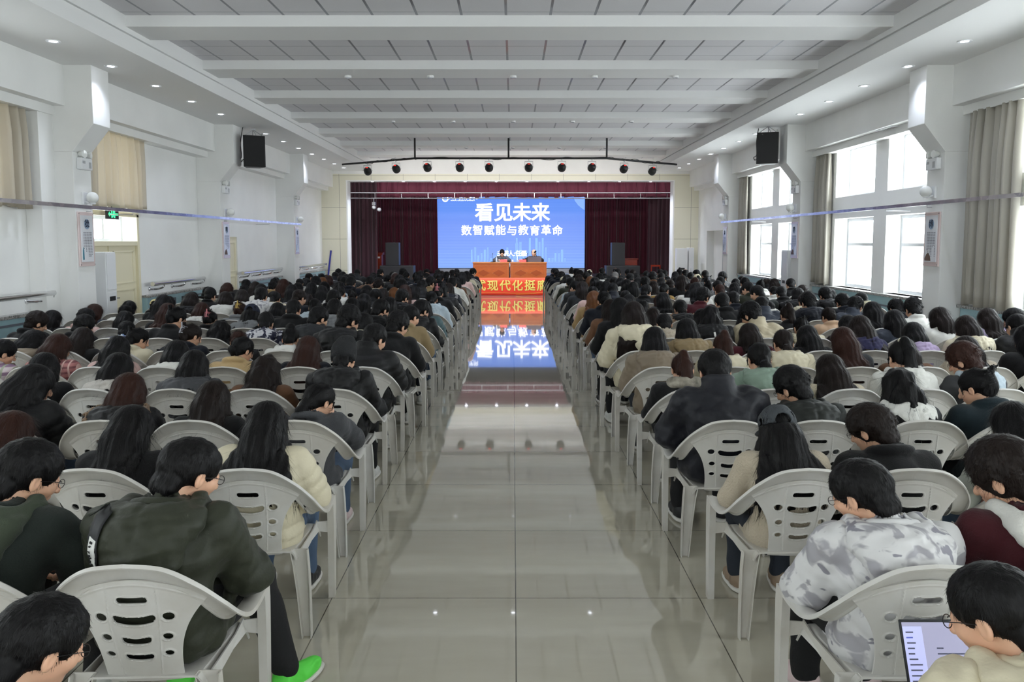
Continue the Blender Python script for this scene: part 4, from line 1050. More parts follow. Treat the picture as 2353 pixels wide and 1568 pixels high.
def long_hair(key, seed, width=.11, length=.72, fan=0, wavy=0, front=0, undercap=False):
    r = random.Random(seed); s = SDF((-.34, -.34, .60), (.34, .27, 1.25), .0082)
    cap_ell(s, .008, .002, HB, back=.004)
    w = width
    s.chain([HB @ Vector((0, -.05, .03)), (0, -.03, 1.02), (0, -.085, .945)], [.092, .094, w * .86], .04)
    for x in (-1, 1): s.chain([HB @ Vector((x * .045, -.02, .02)), (x * .062, .01, 1.0), (x * (.07 + fan * .3), -.04, .93)], [.055, .05, .045], .03)
    n = 13
    for i in range(n):
        u = (i / (n - 1) - .5) * 2; e = length + r.uniform(-.02, .06) + abs(u) * .06 * (1 if not fan else .3)
        sx = u * (w * .78 + fan * .25); ex = u * (w * .8 + fan) + r.uniform(-.015, .015)
        back = -.248 + .09 * u * u
        m1 = (sx, -.125 + .05 * u * u, .93); m2 = ((sx + ex) / 2 + wavy * r.uniform(-.02, .02), (back - .125) / 2 - .04, (.93 + e) / 2 + .03); e1 = (ex, back - (.01 if e < .85 else 0), e)
        s.chain([m1, m2, e1], [.036, .030, .005], .022)
        if i % 2 == 0: s.chain([m2, (ex * 1.12 + r.uniform(-.03, .03), back, e - r.uniform(.0, .05))], [.012, .0035], .008)
    if front:
        for x in (-1, 1): s.chain([HB @ Vector((x * .06, .02, -.01)), (x * .10, .05, .96), (x * .12, .09, .84), (x * .11, .12, .74)], [.035, .034, .026, .006], .02)
    face_cut(s, HB, -.01); strands(s)
    if wavy: s.warp(.010, 45, seed, (1, 1, .6), 5)
    if undercap: nn = HB.to_3x3() @ Vector((0, -.12, 1)); s.plane(nn, nn.dot(HB @ Vector((0, -.014, .022))), .01); cap_ell(s, .002, .0, HB, k=.004)
    if undercap: face_cut(s, HB, -.01)
    V, F = s.mesh(1); V, F = add_strands(V, F, 3200, .10, flow_down, seed, lift=.003, jit=.10 + .2 * wavy); V[:, 1] = np.where(V[:, 2] < .88, np.maximum(V[:, 1], -.2375 * V[:, 2] - .047), V[:, 1]); HAIR[key] = ('fig', to_mesh('hair_' + key, [(V, F)]))
long_hair('l1', 1, .105, .70); long_hair('l2', 2, .10, .76, fan=.02, front=1); long_hair('l3', 3, .12, .68, fan=.11, front=1); long_hair('l4', 4, .095, .80, fan=.03); long_hair('lc', 3, .12, .68, fan=.11, front=1, undercap=True); long_hair('w1', 5, .115, .70, fan=.06, wavy=1, front=1)
def bob_hair(key, seed, z=.915, flare=0):
    s = SDF((-.2, -.22, .80), (.2, .27, 1.25), .0072); cap_ell(s, .010, .003, HB, back=.006)
    s.chain([HB @ Vector((0, -.05, .02)), (0, -.02, 1.0), (0, -.055, z)], [.096, .100, .094 + flare], .04)
    for x in (-1, 1): s.chain([HB @ Vector((x * .05, .0, .0)), (x * .075, .035, 1.0), (x * .08, .02, z + .02)], [.052, .05, .04], .03)
    face_cut(s, HB, -.01); strands(s); s.plane((0, .25, -1), -(z - .01), .02)
    V, F = s.mesh(1); V, F = add_strands(V, F, 2400, .07, flow_down, seed, lift=.003, jit=.10); HAIR[key] = ('fig', to_mesh('hair_' + key, [(V, F)]))
bob_hair('b1', 1, .925); bob_hair('b2', 2, .90, .012)
def tied_hair(key, seed, style):
    r = random.Random(seed); s = SDF((-.24, -.36, .60), (.24, .27, 1.34), .0076); cap_ell(s, .003, .0, HB, back=.002)
    s.ell(HB @ Vector((0, -.07, -.04)), (.062, .05, .05), .03, R=HB.to_3x3())
    s.func(lambda X, Y, Z: .0016 * np.sin(190 * X + 2 * np.sin(20 * Z)))
    if style == 'p':
        a = HB @ Vector((0, -.075, .105)); pts = [a, a + Vector((0, -.06, .02)), a + Vector((.01, -.125, -.05)), a + Vector((.015, -.155, -.17)), a + Vector((.0, -.155, -.30))]
        s.chain(pts, [.022, .034, .040, .034, .006], .015)
        for _ in range(7): q = r.uniform(-.035, .035); s.chain([pts[2] + Vector((q, 0, 0)), pts[3] + Vector((q * 1.4, r.uniform(-.02, .02), 0)), pts[4] + Vector((q * 1.6, r.uniform(-.02, .02), r.uniform(-.04, .08)))], [.02, .018, .003], .012)
    if style == 'q':
        a = HB @ Vector((0, -.105, -.035)); pts = [a, a + Vector((.005, -.045, -.05)), a + Vector((.01, -.08, -.14)), a + Vector((.012, -.085, -.28))]
        s.chain(pts, [.026, .034, .034, .006], .015)
        for _ in range(6): q = r.uniform(-.03, .03); s.chain([pts[1] + Vector((q, 0, 0)), pts[2] + Vector((q * 1.4, r.uniform(-.015, .015), 0)), pts[3] + Vector((q * 1.5, 0, r.uniform(-.03, .09)))], [.02, .017, .003], .012)
    if style == 'u': s.ell(HB @ Vector((0, -.06, .135)), (.048, .046, .042), .012)
    if style == 'n': s.ell(HB @ Vector((0, -.118, -.03)), (.048, .034, .040), .012)
    if style == 'v':
        s.ell(HB @ Vector((0, -.115, .02)), (.040, .034, .078), .02, R=HB.to_3x3())
        for i in range(9): q = (i - 4) / 4; b = HB @ Vector((q * .02, -.125, .075)); s.cone(b, b + Vector((q * .055 + r.uniform(-.01, .01), r.uniform(-.03, .0), r.uniform(.02, .06))), .012, .003, .008)
    face_cut(s, HB); s.warp(.0035 if style in 'uvn' else .0015, 90, seed)
    for x in (-1, 1):
        s.ell(HB @ Vector((x * .092, .0, -.03)), (.024, .028, .036), .008, 'd', R=HB.to_3x3()); s.chain([HB @ Vector((x * .074, .055, .02)), HB @ Vector((x * .078, .062, -.07))], [.007, .003], .004)
    V, F = s.mesh(1); V, F = add_strands(V, F, 2000, .05, flow_tie(HB @ Vector({'p': (0, -.075, .105), 'q': (0, -.105, -.035), 'u': (0, -.06, .12), 'n': (0, -.11, -.03), 'v': (0, -.115, .03)}[style])), seed, lift=.003, jit=.12); HAIR[key] = ('fig', to_mesh('hair_' + key, [(V, F)]))
for k_, st in (('p1', 'p'), ('q1', 'q'), ('u1', 'u'), ('n1', 'n'), ('v1', 'v')): tied_hair(k_, 3, st)
def ring_mesh(c, n, R, r):
    c, n = Vector(c), Vector(n).normalized(); u = n.orthogonal().normalized(); w = n.cross(u)
    return MB().tube([c + (u * math.cos(q * PI / 8) + w * math.sin(q * PI / 8)) * R for q in range(16)], r, 8, True).mesh('tie')
TIE_P = ring_mesh(HB @ Vector((0, -.082, .112)), (0, -.8, .6), .022, .010); TIE_Q = ring_mesh((HB @ Vector((0, -.105, -.04))) + Vector((0, -.016, -.02)), (0, -.7, -.7), .026, .008)
def claw_mesh():
    m = MB(); c = HB @ Vector((0, -.122, .03)); R = HB.to_3x3()
    for x in (-1, 1):
        for k in range(5):
            z = -.035 + k * .018; m.tube([c + R @ Vector((0, -.022, z)), c + R @ Vector((x * .025, -.018, z)), c + R @ Vector((x * .042, .012, z)), c + R @ Vector((x * .03, .03, z))], [.005, .005, .004, .002], 6)
    m.tube([c + R @ Vector((0, -.024, -.045)), c + R @ Vector((0, -.026, .05))], .007, 8); m.tube([c + R @ Vector((0, -.026, .03)), c + R @ Vector((0, -.05, .075))], .008, 6)
    return m.mesh('claw')
CLAW = claw_mesh()
def cap_mesh():
    s = SDF((-.13, -.15, -.06), (.13, .24, .17), .0055); s.ell((0, -.014, .036), (.095, .115, .103)); s.plane((0, .12, -1), -.022, .006)
    s.ell((0, -.13, .03), (.038, .05, .034), .004, 'd'); s.ell((0, .115, .022), (.078, .09, .012), .01); s.ell((0, -.014, .036), (.088, .108, .096), .0, 'd'); s.ell((0, -.014, .140), (.010, .010, .008), .004)
    s.func(lambda X, Y, Z: .0018 * np.exp(-(np.sin(3 * np.arctan2(X, Y + .014)) / .07) ** 2) * (Y < .09)); s.warp(.0015, 70, 2); return to_mesh('cap', [s.mesh(1)])
CAP = cap_mesh()
def beanie_mesh():
    s = SDF((-.13, -.15, -.06), (.13, .14, .19), .0055); s.ell((0, -.02, .05), (.098, .118, .112)); s.ell((.02, -.05, .13), (.06, .06, .045), .03); s.torus((0, -.018, -.012), (0, .25, 1), .092, .018, .012, ex=.9)
    s.warp(.003, 60, 5); s.func(lambda X, Y, Z: .0016 * np.sin(60 * np.arctan2(X, Y + .02))); s.plane((0, .25, -1), .035, .006); return to_mesh('beanie', [s.mesh(1)])
BEANIE = beanie_mesh()
def scarf_mesh():
    s = SDF((-.2, -.2, .84), (.2, .2, 1.1), .008); s.torus((0, .0, .965), (0, .35, .94), .092, .034, .01, ex=1.1); s.torus((0, -.01, .94), (0, .25, .97), .10, .034, .01, ex=1.15); s.warp(.006, 60, 9); return to_mesh('scarf', [s.mesh(1)])
SCARF = scarf_mesh(); FUR = to_mesh('fur', [fur_vf()])
def glasses_mesh():
    m = MB()
    for x in (-1, 1):
        m.tube([Vector((x * .032 + .021 * math.cos(q * PI / 9), .106, .0 + .017 * math.sin(q * PI / 9))) for q in range(18)], .0013, 6, True); m.tube([(x * .053, .105, .004), (x * .078, .05, .006), (x * .082, -.02, -.006)], .0014, 6)
    m.tube([(-.01, .114, .004), (.01, .114, .004)], .002, 6); return m.mesh('glasses')
GLASSES = glasses_mesh()
BODY = {'F': body_mesh('body_f', HB), 'L': body_mesh('body_l', head_matrix(26, 38)), 'R': body_mesh('body_r', head_matrix(26, -38))}
HM = {'F': HB, 'L': head_matrix(26, 38), 'R': head_matrix(26, -38)}

# ================================================================ the plastic armchair
PLASTIC, nt, N, L, b = nodes_of('white_chair_plastic', rough=.42)
oi = N.new('ShaderNodeObjectInfo'); tc = N.new('ShaderNodeTexCoord'); n1 = N.new('ShaderNodeTexNoise'); n1.inputs['Scale'].default_value = 7; n1.inputs['Detail'].default_value = 5; L.new(tc.outputs['Object'], n1.inputs['Vector'])
c1 = mixcol(nt, oi.outputs['Random'], srgb('C6C2BA'), srgb('CECCC8'))
mr = N.new('ShaderNodeMapRange'); mr.inputs['From Min'].default_value = .45; mr.inputs['From Max'].default_value = .75; mr.inputs['To Max'].default_value = .35; L.new(n1.outputs[0], mr.inputs['Value'])
L.new(mixcol(nt, mr.outputs[0], c1, srgb('A8A091')), b.inputs['Base Color'])
b.inputs['Subsurface Weight'].default_value = 0
def slot_sd(u, z, cx, cz, hw, hh, bend=0):
    z = z - cz - bend * ((u - cx) / hw) ** 2; dx = np.abs(u - cx) - (hw - hh); return np.sqrt(np.maximum(dx, 0) ** 2 + z ** 2) - hh
def panel_mesh():
    NU, NV = 110, 120; X = np.zeros((NU + 1, NV + 1)); Z = X.copy(); U = X.copy()
    u = np.linspace(-1, 1, NU + 1)[:, None]; v = np.linspace(0, 1, NV + 1)[None, :]
    hw = .130 + .012 * v + .098 * v ** 3.2
    X = u * hw; Z = .405 + v * (.405 - .085 * u ** 2)
    holes = [slot_sd(X, Z, 0, .735, .052, .0115), slot_sd(X, Z, 0, .655, .072, .0155, .012), slot_sd(X, Z, 0, .575, .050, .0125, .008), slot_sd(X, Z, 0, .508, .048, .011, .006)]
    for s in (-1, 1):
        for zz, xx, a, b_ in ((.668, .112, .020, .0155), (.590, .102, .017, .013), (.522, .098, .015, .011)): holes.append(np.sqrt(((X - s * xx) / a) ** 2 + ((Z - zz) / b_) ** 2) * b_ - b_)
    D = np.minimum.reduce(holes); h = .0042
    gx = np.gradient(D, axis=0) / (np.gradient(X, axis=0) + 1e-9); gz = np.gradient(D, axis=1) / (np.gradient(Z, axis=1) + 1e-9)
    gl = np.sqrt(gx ** 2 + gz ** 2) + 1e-9; near = np.abs(D) < h * .75
    X = np.where(near, X - D * gx / gl, X); Z = np.where(near, Z - D * gz / gl, Z)
    vv = np.clip((Z - .405) / .40, 0, 1)
    # ribs and rims raised on the back face
    rib = np.zeros_like(X)
    for s in (-1, 1): xr = s * (.060 + .018 * np.sin(vv * 2.6) + .012 * vv ** 2); rib = np.maximum(rib, np.clip(1 - np.abs(X - xr) / .0035, 0, 1) * (vv < .97) * (vv > .08))
    rib = np.maximum(rib, np.clip(1 - np.abs(v - .955 + 0 * u) / .011, 0, 1))
    rib = np.maximum(rib, np.clip(1 - np.abs(D - .004) / .0035, 0, 1) * .8)
    Yc = -.185 - .095 * vv - .012 * np.sin(vv * PI) + .9 * X ** 2
    n = (NU + 1) * (NV + 1); V = np.zeros((2 * n, 3)); V[:n] = np.stack([X, Yc - .0035 - .004 * rib, Z], -1).reshape(-1, 3); V[n:] = np.stack([X, Yc + .0035, Z], -1).reshape(-1, 3)
    inside = (D < -h * .3) | (near & (D < h * .0))
    I = lambda i, j: i * (NV + 1) + j
    ins = (D < h * .35)
    keep = ~(ins[:-1, :-1] & ins[1:, :-1] & ins[1:, 1:] & ins[:-1, 1:])
    F = []; from collections import Counter
    E = Counter(); quads = []
    for i, j in np.argwhere(keep):
        q = (I(i, j), I(i + 1, j), I(i + 1, j + 1), I(i, j + 1)); quads.append(q)
        for a in range(4): E[tuple(sorted((q[a], q[(a + 1) % 4])))] += 1
    for q in quads:
        F.append(q); F.append(tuple(x + n for x in q[::-1]))
        for a in range(4):
            e = (q[a], q[(a + 1) % 4])
            if E[tuple(sorted(e))] == 1: F.append((e[1], e[0], e[0] + n, e[1] + n))
    return V, F
RIMI = [(0, -.262, .803), (.10, -.258, .795), (.185, -.235, .745), (.225, -.19, .675), (.245, -.11, .602), (.252, -.02, .566), (.253, .10, .556), (.253, .215, .560)]
RIMO = [(0, -.318, .878), (.125, -.312, .862), (.225, -.28, .795), (.29, -.215, .705), (.318, -.12, .618), (.322, -.02, .574), (.318, .10, .561), (.312, .225, .566)]
def rim_vf(t0, t1, n):
    ci, co = catmull(RIMI, 70), catmull(RIMO, 70); m = MB(); prof = []
    a, b_ = int(t0 * 70), int(t1 * 70); rows = []
    for i in range(a, b_ + 1):
        p, q = ci[i], co[i]; d = (q - p).normalized(); tang = (co[min(i + 1, 70)] - co[max(i - 1, 0)]).normalized(); up = d.cross(tang).normalized()
        if up.z < 0: up = -up
        w = (q - p).length
        rows.append([p - up * .012, p, p + d * w * .3 + up * .006, p + d * w * .7 + up * .008, q - d * .006 + up * .003, q, q - up * .014 + d * .001])
    return rows
def strip(m, rows, mirror=1):
    base = len(m.v); k = len(rows[0])
    for r in rows: m.v += [(p.x * mirror, p.y, p.z) for p in r]
    for i in range(len(rows) - 1):
        for j in range(k - 1): m.f.append((base + i * k + j, base + i * k + j + 1, base + (i + 1) * k + j + 1, base + (i + 1) * k + j))
def leg_mesh(path, widths, depth, openy, mirror):
    """U channel; openy=-1 opens to the back, +1 to the inside of the chair side"""
    m = MB(); rows = []
    for (x, y, z), w in zip(path, widths):
        t = .0045; hw = w / 2
        if openy < 0: pr = [(-hw, -depth), (-hw, 0), (hw, 0), (hw, -depth), (hw - t, -depth), (hw - t, -t), (-hw + t, -t), (-hw + t, -depth)]
        else: pr = [(-depth, -hw), (0, -hw), (0, hw), (-depth, hw), (-depth, hw - t), (-t, hw - t), (-t, -hw + t), (-depth, -hw + t)]
        rows.append([(mirror * (x + a), y + b_, z) for a, b_ in pr])
    n = 8
    for r in rows: m.v += r
    for i in range(len(rows) - 1):
        for k in range(n): m.f.append((i * n + k, i * n + (k + 1) % n, (i + 1) * n + (k + 1) % n, (i + 1) * n + k))
    for b_ in (0, (len(rows) - 1) * n):
        for q in ((0, 1, 6, 7), (1, 2, 5, 6), (2, 3, 4, 5)): m.f.append(tuple(b_ + i for i in q))
    return m
def chair_meshes():
    P = {}
    V, F = panel_mesh(); back = MB(); back.add(V, F)
    sol = lambda me, t=.0065: modified(me, lambda o: (lambda q: (setattr(q, 'thickness', t), setattr(q, 'offset', 0)))(o.modifiers.new('s', 'SOLIDIFY')))
    rim = MB(); strip(rim, rim_vf(0, .60, 40)); strip(rim, rim_vf(0, .60, 40), -1)
    rm = sol(rim.mesh('rim')); tmp = MB().add([v.co for v in rm.vertices], [tuple(p.vertices) for p in rm.polygons])
    back.add(tmp.v, tmp.f); P['backrest'] = back.mesh('backrest')
    for s, nm in ((-1, 'arm_a'), (1, 'arm_b')):
        m = MB(); strip(m, rim_vf(.60, 1.0, 40), s); P[nm] = sol(m.mesh('armrest'))
    seat = MB()
    def sf(u, v):
        y = -.20 + .425 * v; hw = .235 - .03 * (1 - v) ; x = (u * 2 - 1) * hw; e = max(abs(u * 2 - 1) - .86, 0) / .14; fv = max(v - .9, 0) / .1
        z = .425 - .016 * (1 - (u * 2 - 1) ** 2) * math.sin(min(v * 1.1, 1) * PI) - .04 * e ** 2 - .045 * fv ** 2; return (x, y, z)
    seat.grid(sf, 36, 30); P['seat'] = sol(seat.mesh('seat'), .008)
    # side webs are part of the front legs
    fr = [(.312, .222, .565), (.313, .226, .50), (.312, .229, .42), (.310, .232, .25), (.306, .236, .01), (.305, .236, 0)]
    rr = [(.215, -.165, .43), (.226, -.172, .36), (.240, -.185, .22), (.252, -.198, .03), (.253, -.199, 0)]
    for s, nm in ((-1, 'a'), (1, 'b')):
        m = leg_mesh(fr, [.075, .072, .068, .058, .044, .040], .034, 1, s)
        m2 = MB(); w = [(-.165, .43), (.10, .425), (.20, .44), (.20, .38), (.10, .385), (-.165, .37)]
        m2.prism(w, 'x', .218 * s, .224 * s); m2.prism([(.218 * s, .43), (.312 * s, .44), (.312 * s, .37), (.218 * s, .38)], 'y', .200, .206); P['rail_' + nm] = m2.mesh('side_rail')
        P['front_' + nm] = m.mesh('leg'); P['rear_' + nm] = leg_mesh(rr, [.085, .078, .066, .050, .046], .034, -1, s).mesh('leg')
    for me in P.values():
        me.polygons.foreach_set('use_smooth', [True] * len(me.polygons)); me.set_sharp_from_angle(angle=math.radians(38)); me.materials.append(PLASTIC)
    return P
CH = chair_meshes()
def joined(meshes, name):
    bm = bmesh.new()
    for me in meshes: bm.from_mesh(me)
    r = bpy.data.meshes.new(name); bm.to_mesh(r); bm.free(); r.materials.append(PLASTIC); return r
CH_ONE = joined(CH.values(), 'armchair')
def armchair(x, y, rz, label, group, detailed):
    if not detailed:
        o = bpy.data.objects.new('plastic_armchair', CH_ONE); COL.objects.link(o); o.location = (x, y, 0); o.rotation_euler = (0, 0, rz)
    else:
        o = empty('plastic_armchair', (x, y, 0), rz)
        for part, nm in (('seat', 'seat'), ('backrest', 'backrest'), ('arm_a', 'armrest'), ('arm_b', 'armrest'), ('front_a', 'leg'), ('front_b', 'leg'), ('rear_a', 'leg'), ('rear_b', 'leg'), ('rail_a', 'side_rail'), ('rail_b', 'side_rail')):
            q = bpy.data.objects.new(nm, CH[part]); COL.objects.link(q); q.parent = o
    return tag(o, label, 'chair', group)

# ================================================================ cloth, hair and skin
SKIN = M('skin', 'D9A98C', .5, var=.05, vscale=20)
SKIN.node_tree.nodes['Principled BSDF'].inputs['Subsurface Weight'].default_value = .08
HEX = dict(black='0B0B0D', charcoal='232528', navy='10141F', slate='2E3440', slateblack='17181F', grey='76787A', grey2='3E3F42', white='D6D5CF', cream='CFC6AC', ecru='D5CDB0', beige='B5A98F', tan='A58A62',
           khaki='8A7757', brown='6A4A34', camel='B49A70', taupe='7E7160', pink='CFAFA8', peach='C9A98C', olive='2C2F23', darkgreen='222925', darkolive='1F221F', teal='4C6468', darkteal='16242A', paleblue='B4C2CB',
           palegrey='B9B4AD', lavender='B09FBF', lemon='D8D0A0', mustard='9A7B44', burgundy='4A1620', maroon='3C0D16', sage='7F9384', indigo='2B2A4A', fleece='B8AC98', sherpa='D3C7AE', armygreen='3A4234')
WORD = dict(slateblack='dark slate', grey2='dark grey', ecru='cream', darkgreen='dark green', darkolive='dark olive', darkteal='dark teal', paleblue='pale blue', palegrey='pale grey', indigo='deep blue', sherpa='cream', fleece='beige',
            camo='grey camouflage', darkcamo='dark camouflage', whitecamo='white camouflage', bluepattern='blue patterned', stripe='striped white', plaid='mauve plaid', pinkplaid='pink plaid', navycream='navy-hooded cream', creamblue='blue-hooded beige',
            greyhood='grey-hooded charcoal', whiteblack='black-sleeved white', varsity='pale-sleeved black', lettered='lettered white', faceprint='printed white', check='dark chequered')
def fabric(colr, kind):
    """cloth by colour word and garment kind"""
    shiny = kind in 'phf'; key = 'cloth_%s_%s' % (colr, 'shell' if shiny else 'wool')
    if key in MATS: return MATS[key]
    if colr in HEX:
        fuzzy = colr in ('fleece', 'sherpa') or kind == 'z'
        return M(key, HEX[colr], .55 if shiny else .85, bump=.55 if fuzzy else (.38 if shiny else .22), bscale=90 if fuzzy else (15 if shiny else 150), var=.06, vscale=5, sheen=.04 if shiny else .10, spec=.3)
    m, nt, N, L, b = nodes_of(key, rough=.6)
    b.inputs['Specular IOR Level'].default_value = .35
    tc = N.new('ShaderNodeTexCoord'); co = tc.outputs['Object']
    def noise(sc, det=3, dist=0):
        n = N.new('ShaderNodeTexNoise'); n.inputs['Scale'].default_value = sc; n.inputs['Detail'].default_value = det; n.inputs['Distortion'].default_value = dist; L.new(co, n.inputs['Vector']); return n.outputs[0]
    def step(v, lo, hi):
        r = N.new('ShaderNodeMapRange'); r.inputs['From Min'].default_value = lo; r.inputs['From Max'].default_value = hi; L.new(v, r.inputs['Value']); return r.outputs[0]
    def absx(lim):
        sx = N.new('ShaderNodeSeparateXYZ'); L.new(co, sx.inputs[0]); a = N.new('ShaderNodeMath'); a.operation = 'ABSOLUTE'; L.new(sx.outputs[0], a.inputs[0])
        g = N.new('ShaderNodeMath'); g.operation = 'GREATER_THAN'; g.inputs[1].default_value = lim; L.new(a.outputs[0], g.inputs[0]); return g.outputs[0]
    if colr in ('camo', 'whitecamo'):
        c = mixcol(nt, step(noise(7, 3, 1.2), .52, .58), srgb('D3D2D2'), srgb('A3A1A6')); c = mixcol(nt, step(noise(12, 2, .8), .62, .66), c, srgb('8B8992'))
    elif colr == 'darkcamo': c = mixcol(nt, step(noise(14, 3, 1), .45, .5), srgb('C9C8CC'), srgb('23253A'))
    elif colr == 'bluepattern': c = mixcol(nt, step(noise(12, 3, 1), .5, .55), srgb('C3CAD2'), srgb('6E85AC'))
    elif colr == 'stripe': c = mixcol(nt, grid_mask(nt, co, 0, .045, 0, .018), srgb('CFCBC2'), srgb('3A3A3C'))
    elif colr in ('plaid', 'pinkplaid', 'check'):
        base, d1, d2, p = {'plaid': ('C7B9BC', '8A6F85', '9FA58F', .08), 'pinkplaid': ('A9716E', '7A4A4C', 'C9A79E', .05), 'check': ('24262B', '6E737C', '55595F', .05)}[colr]
        c = mixcol(nt, grid_mask(nt, co, 2, p, 0, p * .4), srgb(base), srgb(d1)); c = mixcol(nt, grid_mask(nt, co, 0, p, 0, p * .25), c, srgb(d2))
    elif colr in ('whiteblack',): c = mixcol(nt, absx(.19), srgb('D8D8D2'), srgb('141518'))
    elif colr == 'varsity': c = mixcol(nt, absx(.17), srgb('141518'), srgb('B9BDB2'))
    else: c = mixcol(nt, 0.0, srgb({'lettered': 'D8D7D8', 'faceprint': 'D8D8D6', 'navycream': 'CFC6B4', 'creamblue': 'B7A792', 'greyhood': '37383A'}[colr]), (0, 0, 0, 1))
    L.new(c, b.inputs['Base Color']); return m
HOODCOL = dict(navycream='navy', creamblue='paleblue', greyhood='paleblue', bluepattern='indigo', darkgreen='armygreen', maroon='white', whiteblack='white', varsity='white', teal='charcoal')
HAIRHEX = dict(k='060506', d='140C09', r='28130C', g='5E3A1E', a='6E6B69')
HAIRWORD = dict(k='black', d='dark-brown', r='reddish-brown', g='golden-brown', a='grey')
def hair_mat(c):
    if 'hair_' + c in MATS: return MATS['hair_' + c]
    m, nt, N, L, b = nodes_of('hair_' + c, srgb(HAIRHEX[c]), .5)
    b.inputs['Specular IOR Level'].default_value = .22
    tc = N.new('ShaderNodeTexCoord'); mp = N.new('ShaderNodeMapping'); mp.inputs['Scale'].default_value = (160, 60, 9); L.new(tc.outputs['Object'], mp.inputs[0])
    n = N.new('ShaderNodeTexNoise'); n.inputs['Scale'].default_value = 1; n.inputs['Detail'].default_value = 3; L.new(mp.outputs[0], n.inputs['Vector'])
    bp = N.new('ShaderNodeBump'); bp.inputs['Strength'].default_value = .5; bp.inputs['Distance'].default_value = .006; L.new(n.outputs[0], bp.inputs['Height']); L.new(bp.outputs[0], b.inputs['Normal'])
    c2 = tuple(min(1, x * 1.8 + .0012) for x in srgb(HAIRHEX[c])[:3]) + (1,); L.new(mixcol(nt, n.outputs[0], srgb(HAIRHEX[c]), c2), b.inputs['Base Color'])
    return m
DENIM = M('blue_denim', '4A5E78', .8, bump=.2, bscale=200, var=.1); BLKCLOTH = M('black_trouser_cloth', '0B0C0E', .85, bump=.15, bscale=150); DKDENIM = M('dark_denim', '1E2530', .8, bump=.2, bscale=200)
SH_WHITE = M('white_shoe', 'CFCFCB', .45); SH_BLACK = M('black_shoe', '1A1B1E', .5); SH_GREEN = M('neon_green_shoe', '5CE04A', .5); SH_TAN = M('tan_shoe', '8E7A66', .6); SH_PINK = M('pink_white_shoe', 'D9C3C3', .5)
SOLE_W = M('white_sole', 'D5D2CB', .6); FURM = M('tan_fur', '8F6B42', .9, bump=.8, bscale=220, var=.35, vscale=40, sheen=.5); FURG = M('grey_fur', '8E8A8C', .9, bump=.8, bscale=220, var=.2, vscale=40, sheen=.5)
CHECKSCARF = M('grey_check_scarf', '8A8478', .9, bump=.3, bscale=120, var=.5, vscale=14); WHITEINK = M('white_print', 'DADAD6', .6); BLACKINK = M('black_print', '17181B', .6)
GLASSM = M('dark_glasses_frame', '1A1A1D', .3); EYEW = M('eye_white', 'E4E0DA', .3); EYEB = M('eye_dark', '120D0B', .2)
CLIPM = dict(pink='D27F86', gold='C6A650', silver='A9AAB2', white='E2E2DE', cream='D6CFB4', black='17171A')
CAPM = dict(black='17181B', navy='1A2136', cream='D8CFB2', brown='2A1F1B', yellow='CFC08A', charcoal='3A3E42')
from mathutils.bvhtree import BVHTree
def bvh(meshes):
    vs, fs = [], []
    for me in meshes:
        n = len(vs); vs += [v.co.copy() for v in me.vertices]; fs += [[i + n for i in p.vertices] for p in me.polygons]
    return BVHTree.FromPolygons(vs, fs)
def back_hit(tree, x, z):
    r = tree.ray_cast(Vector((x, -.8, z)), Vector((0, 1, 0))); return (r[0], r[1]) if r[0] else (Vector((x, -.2, z)), Vector((0, -1, 0)))
def ribbon(name, tree, pts, w, mat, parent, off=.004):
    m = MB(); P = [Vector((p[0], 0, p[1])) for p in pts]; P = catmull(P, 24); rows = []
    for i, p in enumerate(P):
        t = (P[min(i + 1, 24)] - P[max(i - 1, 0)]).normalized(); n = Vector((t.z, 0, -t.x)); row = []
        for k in range(5):
            q = p + n * w * (k / 4 - .5); h, nn = back_hit(tree, q.x, q.z); row.append(h + nn * off)
        rows.append(row)
    base = len(m.v)
    for r in rows: m.v += [tuple(q) for q in r]
    for i in range(24):
        for k in range(4): m.f.append((i * 5 + k, i * 5 + k + 1, i * 5 + k + 6, i * 5 + k + 5))
    return m.build(name, mat, parent, True, solid=.002)
def print_on(name, tree, body, size, x, z, mat, parent, spin=0, fat=0):
    h, n = back_hit(tree, x, z); zax = n.normalized(); yax = (Vector((0, 0, 1)) - zax * zax.z).normalized(); xax = yax.cross(zax)
    o = text(name, body, size, mat, parent, fat=fat, extrude=.0015)
    m = Matrix((xax, yax, zax)).transposed().to_4x4() @ Matrix.Rotation(spin, 4, 'Z'); m.translation = h + zax * .007; o.matrix_local = m; return o
TOPZ = {}
